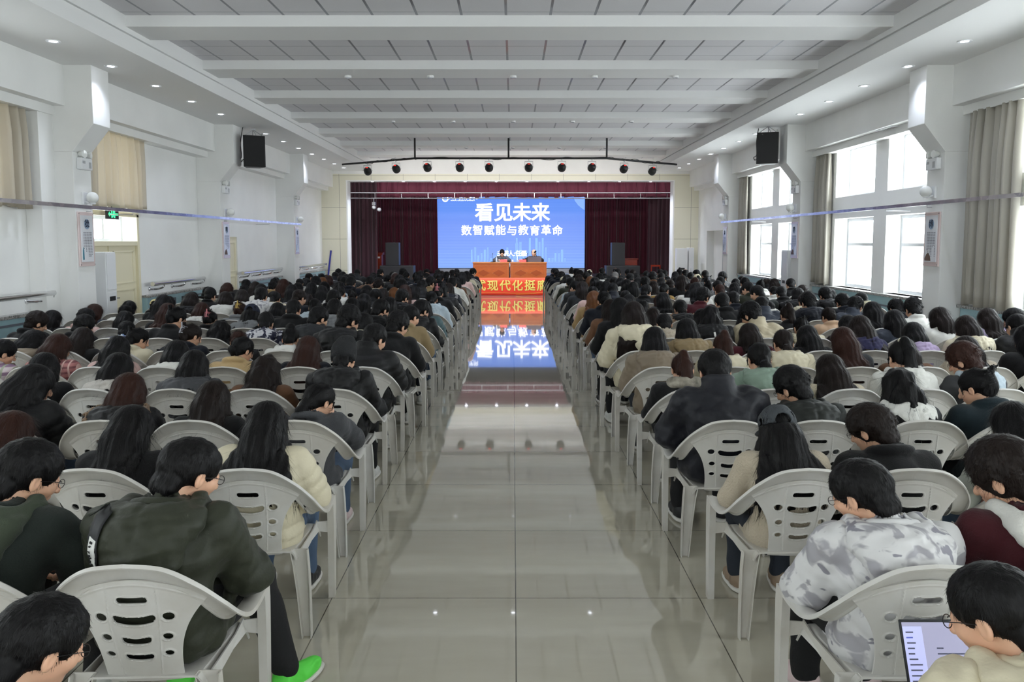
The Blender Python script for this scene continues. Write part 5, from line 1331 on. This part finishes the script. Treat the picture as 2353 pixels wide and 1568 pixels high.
def figure(name_label, group, loc, rz, scale, hair, hcol, kind, colr, view='F', extra=None, detail=True, body=None, coatm=None, hm=None, trousers=None, shoe=None, seed=0, splay=False):
    extra = extra or {}; rr = random.Random(seed)
    e = empty('person', loc, rz); e.scale = scale; tag(e, name_label, 'person', group)
    hm = hm or HM[view]; rigid = hm @ HB.inverted()
    yaw = {'F': 0, 'L': 38, 'R': -38}[view]; spin = Matrix.Translation(NECK) @ Matrix.Rotation(math.radians(yaw), 4, 'Z') @ Matrix.Translation(-NECK)
    inst('body', body or BODY[view], SKIN, e)
    if coatm is None:
        ck = {'p': 'smooth_puffer' if colr in ('slate', 'slateblack', 'navy', 'beige', 'taupe', 'charcoal') else 'puffer', 'c': rr.choice(['wool', 'knit', 'wool']), 'h': 'hooded', 'o': 'sweat', 'f': 'hooded'}[kind]
        coatm = coat(ck)
    c = inst('coat' if kind != 'o' else 'hoodie', coatm, fabric(colr, kind), e); meshes = [coatm]
    if kind in 'hof':
        hk = 'big' if kind in 'hf' else 'small'; hc = HOODCOL.get(colr, colr)
        inst('hood', hood(hk), fabric(hc, kind), c); meshes.append(hood(hk))
        if kind == 'f': inst('fur_trim', FUR, FURG if colr in ('grey', 'navy') else FURM, c)
    tm = trousers or rr.choice([BLKCLOTH, BLKCLOTH, BLKCLOTH, DKDENIM, DENIM]); inst('trousers', TROUSERS_SPLAY if splay else TROUSERS, tm, e)
    if detail:
        sm = shoe or rr.choice([SH_WHITE, SH_BLACK, SH_BLACK, SH_WHITE])
        for x in (-1, 1):
            o = inst('shoe', SHOE, sm, e); o.location = (.295, .375, 0) if splay and x > 0 else (x * .125, .375, 0); o.rotation_euler = (0, 0, -.45 if splay and x > 0 else -x * .1); inst('sole', SOLE, SOLE_W, o)
    # hair and headwear
    hmt = hair_mat(hcol); base = hair[0]
    pick = {'s': ['s1', 's2', 's2', 's3'], 'm': ['m1', 'm2', 'm3'], 't': ['t1'], 'l': ['l1', 'l2', 'l3', 'l4'], 'w': ['w1'], 'b': ['b1', 'b2'], 'p': ['p1'], 'q': ['q1'], 'u': ['u1'], 'v': ['v1'], 'n': ['n1'], 'k': ['s1'], 'c': ['s1'] if hair == 'cs' else ['l1', 'l2', 'l4']}[base]
    key = extra.get('hk') or rr.choice(pick); fr, me = HAIR[key]
    if hair == 'cl': key = 'lc'; fr, me = HAIR[key]
    h = inst('hair', me, hmt, e); h.matrix_local = hm if fr == 'head' else (rigid if base in 'pquvn' else spin)
    if 'clip' in extra or base == 'v':
        cm = M('hair_clip_' + extra.get('clip', 'black'), CLIPM[extra.get('clip', 'black')], .3)
        inst('hair_clip' if base == 'v' else 'hair_tie', CLAW if base == 'v' else (TIE_Q if base == 'q' else TIE_P), cm, h)
    elif base in 'pq': inst('hair_tie', TIE_P if base == 'p' else TIE_Q, M('hair_tie_dark', '1A1A20', .7), h)
    if base == 'c': o = inst('cap', CAP, M('cap_' + extra['cap'], CAPM[extra['cap']], .8, bump=.2, bscale=150, var=.08), e); o.matrix_local = hm @ Matrix.Scale(1.07 if hair == 'cl' else 1.04, 4)
    if base == 'k': o = inst('beanie', BEANIE, M('black_knit', '1B1C1E', .9, bump=.4, bscale=120), e); o.matrix_local = hm
    if extra.get('glasses'): o = inst('glasses', GLASSES, GLASSM, e); o.matrix_local = hm
    if extra.get('scarf'): inst('scarf', SCARF, CHECKSCARF, e)
    if any(k in extra for k in ('stripe', 'emblem', 'letters')) or colr in ('lettered', 'faceprint', 'olive', 'maroon') or extra.get('N'):
        tree = bvh(meshes)
        if extra.get('stripe'): ribbon('white_stripe', tree, [(-.01, .93), (.02, .74)], .022, WHITEINK, c)
        if extra.get('emblem'): print_on('emblem', tree, 'T', .10, .02, .76, WHITEINK, c, .25)
        if extra.get('letters'): print_on('lettering', tree, 'CLO', .07, .02, .84, WHITEINK, c, .2, .002)
        if extra.get('N'): print_on('lettering', tree, 'N', .05, .15, .83, WHITEINK, c, 0, .001)
        if colr == 'lettered': print_on('lettering', tree, 'dat', .11, -.06, .86, BLACKINK, c, .2, .002)
        if colr == 'faceprint': print_on('lettering', tree, '×.×', .09, .08, .84, BLACKINK, c, -.3, .002)
        if extra.get('strap'):
            ribbon('shoulder_strap', tree, [(-.115, 1.0), (-.125, .92), (-.135, .80), (-.12, .66)], .05, BLACKINK, c, .006); ribbon('strap_label', tree, [(-.122, .925), (-.132, .85), (-.128, .74)], .034, WHITEINK, c, .009)
            for i, ch in enumerate('Stretch 80'): print_on('lettering', tree, ch, .022, -.124 - .001 * i, .915 - i * .0125, BLACKINK, c, -PI / 2).location.y -= .008
        if extra.get('ring'):
            m = MB().tube([(.045 * math.cos(q * PI / 12), .055 * math.sin(q * PI / 12), 0) for q in range(24)], .008, 6, True); o = m.build('ring_print', WHITEINK, c, True); hh, nn = back_hit(tree, .125, .83); o.matrix_local = Matrix.Translation(hh + nn * .004) @ nn.to_track_quat('Z', 'Y').to_matrix().to_4x4()
    return e

# ================================================================ the audience: row, metres off the centre line, head height, hair, hair colour, garment, colour, extras
SEATS = """
-2 -1.24 1.05 s k c black R
-1 -1.29 1.20 s k h olive R
-1 -1.89 1.19 s k o darkgreen R
0 -1.27 1.11 l k p cream
0 -1.97 1.09 l k c black
0 -2.59 1.06 l r c black
1 -1.30 1.01 q k c grey2 R
1 -1.93 1.04 l d c black
1 -2.47 1.09 b r f black
1 -3.12 1.15 l k p black R
2 -1.31 1.18 k k h black
2 -1.91 1.06 w d c brown
2 -2.45 1.10 l k h grey2
2 -3.04 1.08 l k o palegrey
2 -3.60 1.08 b k c black
3 -1.30 1.20 s k p black R
3 -1.84 1.09 l r c navy
3 -2.47 1.09 n k c camel R
3 -3.01 1.05 b k o white
3 -3.55 1.09 l k c pink
3 -4.09 1.11 l r c pinkplaid
3 -4.63 1.06 s k c plaid R
4 -1.24 1.21 m k c black R
4 -1.75 1.27 m k h black R
4 -2.28 1.11 u k o white
4 -2.81 1.03 n r h black
4 -3.34 1.10 v d c navy R clip=silver
4 -3.88 1.06 v k c cream R
4 -4.41 1.06 l d c black
4 -4.95 1.02 b k h taupe R
4 -5.49 1.16 u k h creamblue R
5 -1.24 1.21 s k c khaki R
5 -1.77 1.12 b k h cream R
5 -2.30 1.19 s k h charcoal R
5 -2.84 1.13 s k h darkcamo
5 -3.37 1.02 w k p black
5 -3.91 1.19 v k c black R
5 -4.45 1.00 s k h bluepattern
5 -4.99 1.08 m k c black R
5 -5.53 1.13 m d c black R
6 -1.24 1.19 s k h black R
6 -1.75 1.20 s k o black R
6 -2.28 1.21 s k o grey
6 -2.81 1.21 s k c black
6 -3.34 1.14 cl k o grey cap=navy
6 -3.88 1.06 v k c black clip=pink
6 -4.41 1.15 l r c black
6 -4.95 1.05 l k c charcoal
6 -5.48 1.07 m k c pink
6 -5.88 1.06 l k p black
7 -1.24 1.11 b k p teal
7 -1.74 1.16 l k c stripe
7 -2.26 1.15 l k h pink
7 -2.79 1.15 q k o paleblue
7 -3.31 1.08 l k h black
7 -3.84 1.09 v r c grey clip=gold
7 -4.37 1.08 l r o white
7 -4.91 1.19 l k c black
7 -5.45 1.06 q k h white
7 -5.88 1.06 l r c slate
8 -1.24 1.19 q k o paleblue
8 -1.75 1.21 s k h black R
8 -2.28 1.14 l k c black
8 -2.80 1.20 s k c black R
8 -3.33 1.21 s d c navy R
8 -3.87 1.24 s k h camo
8 -4.40 1.17 b d h white
8 -4.93 1.15 l d h black
8 -5.47 1.06 cs k c black cap=yellow
8 -5.88 1.02 l k c black
9 -1.25 1.22 v k c black clip=pink
9 -1.79 1.22 l r c pink
9 -2.33 1.15 s k p black R
9 -2.87 1.22 v k h white
9 -3.41 1.07 l d c black
9 -3.95 1.12 q k h cream
9 -4.49 1.14 b d o white
9 -5.03 1.18 s k c black
9 -5.71 1.01 l k p charcoal
10 -1.24 1.17 p k p black
10 -1.78 1.15 l k c black
10 -2.32 1.10 l d c charcoal
10 -2.86 1.09 v k h pink
10 -3.40 1.15 l k c stripe
10 -3.94 1.17 l k c black
10 -4.50 1.18 b k o white
10 -5.04 1.04 l k h navycream
10 -5.72 1.04 l k p charcoal
11 -1.24 1.14 b d f navy
11 -1.75 1.21 s k p black
11 -2.27 1.06 l g c black
11 -2.80 1.10 l k o teal
11 -3.32 1.17 l k o paleblue
11 -3.85 1.16 l k c black
11 -4.39 1.22 l r p black
11 -4.92 1.17 l d p black
11 -5.46 1.15 l r c charcoal
11 -5.88 1.07 s k c black R
12 -1.24 1.22 s k c white
12 -1.74 1.23 s k c khaki R
12 -2.27 1.18 b k o white
12 -2.79 1.17 n d c cream R
12 -3.32 1.23 s k c navy
12 -3.85 1.12 b k c white
12 -4.38 1.10 l k p black
12 -4.91 1.19 u k c tan
12 -5.45 1.18 q k p black
12 -5.88 1.07 s r o white
13 -1.37 1.18 v k c cream clip=silver
13 -1.91 1.17 t a c grey
13 -2.45 1.10 s k c white R
13 -3.11 1.20 s k h brown
13 -3.65 1.17 m k c beige
13 -4.27 1.19 b k h white
13 -4.88 1.07 l k h black
14 -1.30 1.11 b k c brown
14 -2.07 1.12 s k c black R
14 -2.61 1.18 b k p black
14 -3.15 1.11 s k o teal R
14 -3.82 1.19 l k h charcoal
14 -4.36 1.12 l g c white
14 -4.90 1.10 s k p black
14 -5.44 1.12 cs k p black cap=black
15 -1.24 1.20 b k c pink
15 -1.77 1.18 s k c black
15 -2.31 1.10 m k c slate
15 -2.84 1.17 b r p black
15 -3.38 1.14 b k c white
15 -3.92 1.17 s k p charcoal
15 -4.46 1.12 b r p black
15 -5.00 1.04 l k h black
16 -1.39 1.15 s k c black
16 -1.93 1.16 b k p black
16 -2.47 1.15 v k c navy
16 -3.01 1.15 s a c charcoal
16 -3.55 1.15 s k c black
16 -4.33 1.17 b k p black
16 -4.87 1.14 s k p black
17 -1.24 1.15 b k c cream
17 -1.78 1.14 s k c navy
17 -2.32 1.14 t k c slate
17 -2.86 1.15 s k c charcoal
17 -3.40 1.00 m k h navy R
17 -4.97 1.05 b r h white
17 -5.51 1.10 s k p black R
18 -2.00 1.13 s d c charcoal
18 -2.58 1.12 b k c black
18 -3.37 1.11 s k c black
18 -4.36 1.18 s k p charcoal
18 -4.99 1.09 s k p navy
19 -1.24 1.16 s k c navy R
19 -1.78 1.12 s k c black
19 -2.57 1.15 s k c navy R
19 -3.28 1.15 m k c black R
19 -3.93 1.15 s k c black R
19 -5.12 1.15 s k p black
20 -1.73 1.11 s k c navy
20 -2.30 1.09 s k c white
-2 1.26 1.14 s k h cream L
-1 1.38 1.11 s k h whitecamo L
-1 1.92 1.18 m d o maroon L
0 1.37 1.09 cl k c fleece cap=charcoal
0 1.91 1.09 m d c black L
0 2.58 1.11 l k o varsity
1 1.31 1.24 s k p slateblack
1 1.85 1.12 m k h darkolive L
1 2.48 1.12 w k o whiteblack
1 3.02 1.13 v k c darkteal L
2 1.30 1.08 p r c black scarf=1
2 1.90 1.17 q k h sage
2 2.44 1.07 l d c sherpa
2 2.98 1.18 p k o white clip=cream
2 3.52 1.15 m r o greyhood L
3 1.26 1.17 b k h taupe
3 1.88 1.12 p r h cream
3 2.42 1.16 q d h cream clip=black
3 2.96 1.17 l r c charcoal
3 3.50 1.07 l d c brown
3 4.06 1.09 l d p fleece
3 4.60 1.19 l k c black
4 1.24 1.32 l d h cream
4 1.78 1.15 b k h khaki
4 2.42 1.10 l d c burgundy
4 3.01 1.08 l k c black
4 3.55 1.18 l d o indigo
4 4.09 1.11 b k o lavender
4 4.63 1.18 l d h cream
4 5.17 1.21 q k p black
5 1.24 1.29 l k c black
5 1.74 1.12 s k h fleece
5 2.26 1.20 w k h black stripe=1
5 2.79 1.23 m k p beige L
5 3.32 1.07 v k h cream
5 3.85 1.09 l k h black
5 4.38 1.15 b k p slate
5 4.91 1.18 b d c white
5 5.45 1.17 l d p lavender
5 5.82 1.17 s k c black L
6 1.24 1.20 l d c brown
6 1.79 1.09 l d c black
6 2.42 1.08 l k c white
6 2.96 1.06 b k c charcoal
6 3.50 1.13 p d c black clip=silver
6 4.04 1.11 n d c peach
6 4.58 1.17 l k c white
6 5.12 1.21 m k c white
7 1.28 1.25 n k c navy
7 1.82 1.13 q k c white
7 2.36 1.12 s k f black emblem=1
7 2.95 1.22 s k c black
7 3.50 1.18 s k p slate
7 4.16 1.22 m k h navy
7 4.74 1.16 m k p slate R
7 5.39 1.13 m k c navy letters=1
8 1.24 1.18 l g c tan
8 1.77 1.13 l k c charcoal
8 2.30 1.16 l k p charcoal
8 2.84 1.23 m k c burgundy R
8 3.38 1.19 s k c navy
8 3.92 1.02 s k p white
8 4.46 1.15 s d h cream
8 5.05 1.14 m k c navy
9 1.33 1.21 n k c pink
9 1.87 1.14 s k h tan
9 2.44 1.06 l r c cream
9 3.03 1.26 l k c white
9 3.57 1.11 s k o faceprint
9 4.11 1.22 s k c darkgreen L
9 4.65 1.17 s k h black R
9 5.19 1.18 m k h black
9 5.82 1.09 s k p ecru L
10 1.24 1.22 b d c charcoal
10 1.78 1.20 s k p navy
10 2.32 1.17 s k c black R
10 3.16 1.08 l k h lemon
10 3.70 1.19 q r h white
10 4.25 1.23 s k c olive L
10 4.79 1.14 s k c black
10 5.65 1.09 b k c white
11 1.24 1.19 s k h charcoal L
11 1.77 1.18 b k c black
11 2.30 1.17 b k p taupe
11 2.84 1.14 n k c mustard R
11 3.38 1.15 q d c white
11 3.91 1.21 s k o grey
11 4.45 1.09 m k c black
11 4.99 1.10 s k c white
11 5.53 1.10 m d h black
12 1.24 1.10 b r o paleblue
12 1.78 1.13 b k o white
12 2.32 1.17 l k c black
12 2.86 1.13 l d c black
12 3.43 1.25 b d c black
12 3.97 1.12 p k p lavender
12 4.51 1.10 l k p black
12 5.05 1.16 v k c white
12 5.66 1.20 s k c black
13 1.24 1.17 s k c olive
13 1.78 1.17 l k c black
13 2.32 1.16 l k o white
13 2.86 1.17 m k c slate
13 3.40 1.12 s d c black
13 3.94 1.16 b r o lettered
13 4.49 1.18 s k c black
13 5.03 1.17 s k h white
13 5.65 1.14 l d c charcoal
14 1.24 1.18 l k h white
14 1.77 1.14 l g c cream
14 2.31 1.13 s k c black
14 2.85 1.11 b k c white
14 3.39 1.11 b k f grey
14 3.93 1.13 b k o white
14 4.47 1.14 v k c black clip=silver
14 5.10 1.09 l k p black
14 5.82 1.09 cs d p black cap=brown
15 1.24 1.09 cl k c grey cap=cream
15 1.77 1.22 v k c black
15 2.31 1.04 b k c charcoal
15 2.84 1.18 s k c pink
15 3.38 1.21 m k c brown
15 3.92 1.10 q k c black
15 4.46 1.15 cs k h charcoal cap=cream
15 5.00 1.19 m k o grey R
15 5.54 1.11 s k c black
16 1.68 1.10 l d c black
16 2.59 1.18 s a c charcoal
16 3.13 1.13 b k c black
16 3.77 1.15 s k c mustard
16 4.52 1.17 s k c grey
16 5.31 1.13 l d c pink
17 1.24 1.15 s k c navy R
17 1.78 1.18 l k o white
17 2.32 1.10 b k h white
17 3.20 1.21 s d c pink
17 4.06 1.19 s k c black
17 4.60 1.22 t k c charcoal
17 5.14 1.17 s k c black
18 1.24 1.13 s k c navy
18 1.78 1.19 s k c black
18 2.92 1.18 s k c black
18 3.72 1.12 s k c brown
18 4.53 1.10 b k c beige
18 5.19 1.16 s k c olive L
19 1.24 1.17 s k c navy
19 1.94 1.08 l k h slate
19 2.61 1.20 t k c black
19 3.37 1.14 s k c black
19 4.30 1.14 s k c black
19 4.86 1.15 p k c black clip=white
20 1.24 1.13 s k c black
20 1.78 1.13 p k h white
20 2.32 1.09 cs k c white cap=cream
20 3.12 1.15 t k c navy
"""
rows = []
for ln in SEATS.strip().split('\n'):
    t = ln.split(); ex = {}; view = 'F'
    for w in t[7:]:
        if w in 'LR': view = w
        elif '=' in w: k, v = w.split('='); ex[k] = v if k in ('cap', 'clip') else 1
    rows.append([int(t[0]), float(t[1]), float(t[2]), t[3], t[4], t[5], t[6], view, ex])
FIRST = ['first'] + ORD[1:]
def hair_words(h, c, ex):
    w = HAIRWORD[c]; w = 'black' if (w == 'black') else w
    if h[0] == 'c': return '%s cap' % ex['cap']
    return {'s': 'short %s hair', 'm': 'thick %s hair', 't': 'thinning %s hair', 'l': 'long %s hair', 'w': 'wavy %s hair', 'b': '%s bobbed hair', 'p': 'high %s ponytail', 'q': 'low %s ponytail', 'u': '%s top bun', 'v': 'clipped-up %s hair', 'n': 'low %s bun', 'k': 'knitted black%s'}[h[0]] % (w if h[0] != 'k' else ' beanie')
GW = dict(p='puffer', h='hooded coat', c='coat', o='hoodie', f='fur-hooded coat')
order = {}
for s in (-1, 1):
    for k in range(-2, 23):
        for i, r in enumerate(sorted([r for r in rows if r[0] == k and r[1] * s > 0], key=lambda r: abs(r[1]))): order[id(r)] = i
hero_arm = {1: dict(sh=(.175, .02, .90), el=(.235, .20, .74), wr=(.115, .155, .93), aim=(-.25, -.15, .95)), -1: POSE}
BODY_SPLAY = body_mesh('body_splay', HM['R'], legs=SPLAY)
BODY_CHEEK = body_mesh('body_cheek', HM['R'], arms=hero_arm)
def tops(me, mx=None):
    return max((v.co.z for v in me.vertices)) if mx is None else max((mx @ v.co).z for v in me.vertices)
for key, (fr, me) in HAIR.items(): TOPZ[key] = tops(me, HB if fr == 'head' else None)
rr = random.Random(99)
HK = {(0, -1.27): 'l3', (0, -1.97): 'l1', (0, 2.58): 'l1', (1, -1.93): 'l2', (-1, 1.44): 'm3', (0, 1.91): 'm1', (1, 1.31): 's2', (1, 1.85): 'm3', (-2, 1.31): 's1', (-1, 1.98): 'm3'}
for n_, r in enumerate(rows):
    k, X, Z, hair, hc, kind, colr, view, ex = r
    if id(r) not in order: continue
    ex = dict(ex); s = -1 if X < 0 else 1; y = 4.15 + 1.005 * k - .22 - (.10 if k < 0 else 0)
    q = HK.get((k, round(X, 2)));
    if q: ex['hk'] = q
    side = 'door' if s < 0 else 'window'; place = '%s from aisle, %s row from camera, %s side' % (FIRST[order[id(r)]], FIRST[k + 2], side)
    gw = (WORD.get(colr, colr) + ' ' + GW[kind]).split(); gw = ' '.join(gw[-3:]) if len(gw) > 3 else ' '.join(gw)
    lab = 'person, %s, %s, %s' % (hair_words(hair, hc, ex), gw, place)
    top = 1.20 if hair[0] not in 'u' else 1.25
    sz = min(1.12, max(.86, Z / top)); sx = min(1.08, max(.95, sz)) * rr.uniform(.97, 1.04)
    if hair[0] in 'sm': sx *= 1.04
    kw = {}
    if colr == 'olive' and k == -1: ex['strap'] = 1; kw = dict(shoe=SH_GREEN, trousers=BLKCLOTH, body=BODY_SPLAY, splay=True); sx *= 1.08
    if colr == 'whitecamo': kw = dict(shoe=SH_PINK, trousers=BLKCLOTH); ex['glasses'] = 1; sx *= 1.08
    if colr == 'maroon': ex['ring'] = 1
    if (k, round(X, 2)) == (0, 1.91): ex['N'] = 1; ex['glasses'] = 1
    if (k, round(X, 2)) == (0, 1.37): kw = dict(shoe=SH_TAN, trousers=DKDENIM)
    if (k, round(X, 2)) == (1, 1.31): sx *= 1.05
    if view != 'F' and hair[0] in 'smt' and rr.random() < .5: ex['glasses'] = 1
    if k == 1 and colr == 'grey2' and X < 0: kw = dict(body=BODY_CHEEK, coatm=coat('hooded', hero_arm, 'hooded_cheek'), shoe=SH_PINK)
    if k == -2: ex['glasses'] = 1
    e = figure(lab, 'audience seated on the white chairs', (X, y + max(0, sx - 1) * .22, 0), math.radians(rr.uniform(-5, 5)) if k > 1 else 0, (sx, sx, sz), hair, hc, kind, colr, view, ex, detail=(k <= 6 or order[id(r)] == 0), seed=n_, **kw)
    armchair(X, y, math.radians(rr.uniform(-4, 4)) if k > 0 else math.radians((2, -3, 1)[order[id(r)] % 3]), 'white plastic armchair under seated person, ' + place, 'white plastic armchairs in rows', k <= 5)
# laptop on the nearest window-side lap
SCRW, nt, N, L, b = nodes_of('laptop_screen_page', rough=.3)
b.inputs['Base Color'].default_value = (.02, .02, .02, 1); b.inputs['Emission Color'].default_value = srgb('C3C4E6'); b.inputs['Emission Strength'].default_value = .72 * EV
r = [q for q in rows if q[0] == -2 and q[1] > 0][0]; yy = 4.15 - 2.01 - .32
e = empty('laptop', (r[1] + .115, yy + .24, .535)); tag(e, 'open silver laptop showing a document on the nearest lap, window side', 'laptop')
MB().box(-.165, .165, 0, .235, 0, .014).build('base', M('silver_laptop', 'A9ABB0', .35, .6), e, bevel=.004)
MB().box(-.14, .14, .10, .21, .0135, .0155).build('keyboard', BLACKP, e)
lid = MB().box(-.165, .165, 0, .007, 0, .225).build('lid', M('dark_laptop_bezel', '1B1D24', .35), e, bevel=.003); lid.location = (0, .235, .012); lid.rotation_euler = (-.42, 0, 0)
MB().box(-.158, .158, -.0012, 0, .008, .217).build('display', SCRW, lid)
SIDEB = M('laptop_sidebar', 'B2B6E4', .3, emit=.65 * EV); LINE = M('laptop_text_line', '5A5C78', .5); LBLUE = M('laptop_blue_line', '5B6BE0', .5)
MB().box(-.158, -.098, -.0018, -.0012, .008, .205).build('sidebar', SIDEB, lid)
m = MB(); m2 = MB(); q = random.Random(4)
for i in range(11): (m2 if i == 1 else m).box(-.150, -.150 + q.uniform(.018, .04), -.0026, -.0018, .186 - i * .0155, .190 - i * .0155)
for i, (a, b_) in enumerate(((.06, .13), (.06, .12), (.06, .09), (-.06, -.04), (-.06, .13), (-.05, .12), (-.05, .06), (-.04, .03), (-.04, .05), (-.04, .06))): m.box(a, b_, -.0026, -.0018, .188 - i * .016, .192 - i * .016)
m.build('text_lines', LINE, lid); m2.build('selected_line', LBLUE, lid)

# ================================================================ the two speakers behind the tables
def speaker(x, label, hm, arms, hair, hcol, colr, extra):
    b_ = body_mesh('body_speaker', hm, arms=arms); s = coat_field(.004, 0, .43, arms, .005, 51); s.torus(NECK + Vector((0, -.008, .01)), (0, .3, .95), .074, .016, .015); neck_hole(s, .062)
    cm = to_mesh('coat_speaker', [s.mesh(1)])
    e = figure(label, None, (x, 30.16, .40), PI, (1.02, 1.02, 1.03), hair, hcol, 'c', colr, 'F', extra, True, body=b_, coatm=cm, hm=hm, trousers=BLKCLOTH, shoe=SH_BLACK)
    for sx_ in (-1, 1):
        o = MB().lathe([(.0001, -.0123)] + [(.0123 * math.sin(q * PI / 8), -.0123 * math.cos(q * PI / 8)) for q in range(1, 8)] + [(.0001, .0123)], n=12).build('eye', EYEW, e, True); o.matrix_local = hm @ Matrix.Translation((sx_ * .031, .0835, .003))
        MB().lathe([(.006, .0), (.004, .0022), (.0001, .003)], (0, 0, 0), 'y', 12).build('iris', EYEB, o).location = (0, .0108, -.002)
    ch = armchair(x, 30.16, PI, 'white plastic armchair behind the stage table, under the %s speaker' % ('reading' if x < 0 else 'laptop'), 'chairs behind the stage tables', False); ch.location.z = .40
    return e
desk = dict(sh=(.175, .02, .885), el=(.27, .16, .80), wr=(.12, .36, .812))
speaker(-.42, 'person, short black hair, glasses, dark chequered coat, reading at the door-side stage table', head_matrix(24, 0), {-1: desk, 1: desk}, 's1', 'k', 'check', {'glasses': 1, 'hk': 's2'})
reach = dict(sh=(.175, .02, .885), el=(.34, .18, .80), wr=(.50, .34, .812))
speaker(.82, 'person, thinning black hair, black coat, reaching sideways beside the stage laptop', head_matrix(12, -30), {-1: desk, 1: reach}, 't1', 'k', 'black', {'hk': 't1'})
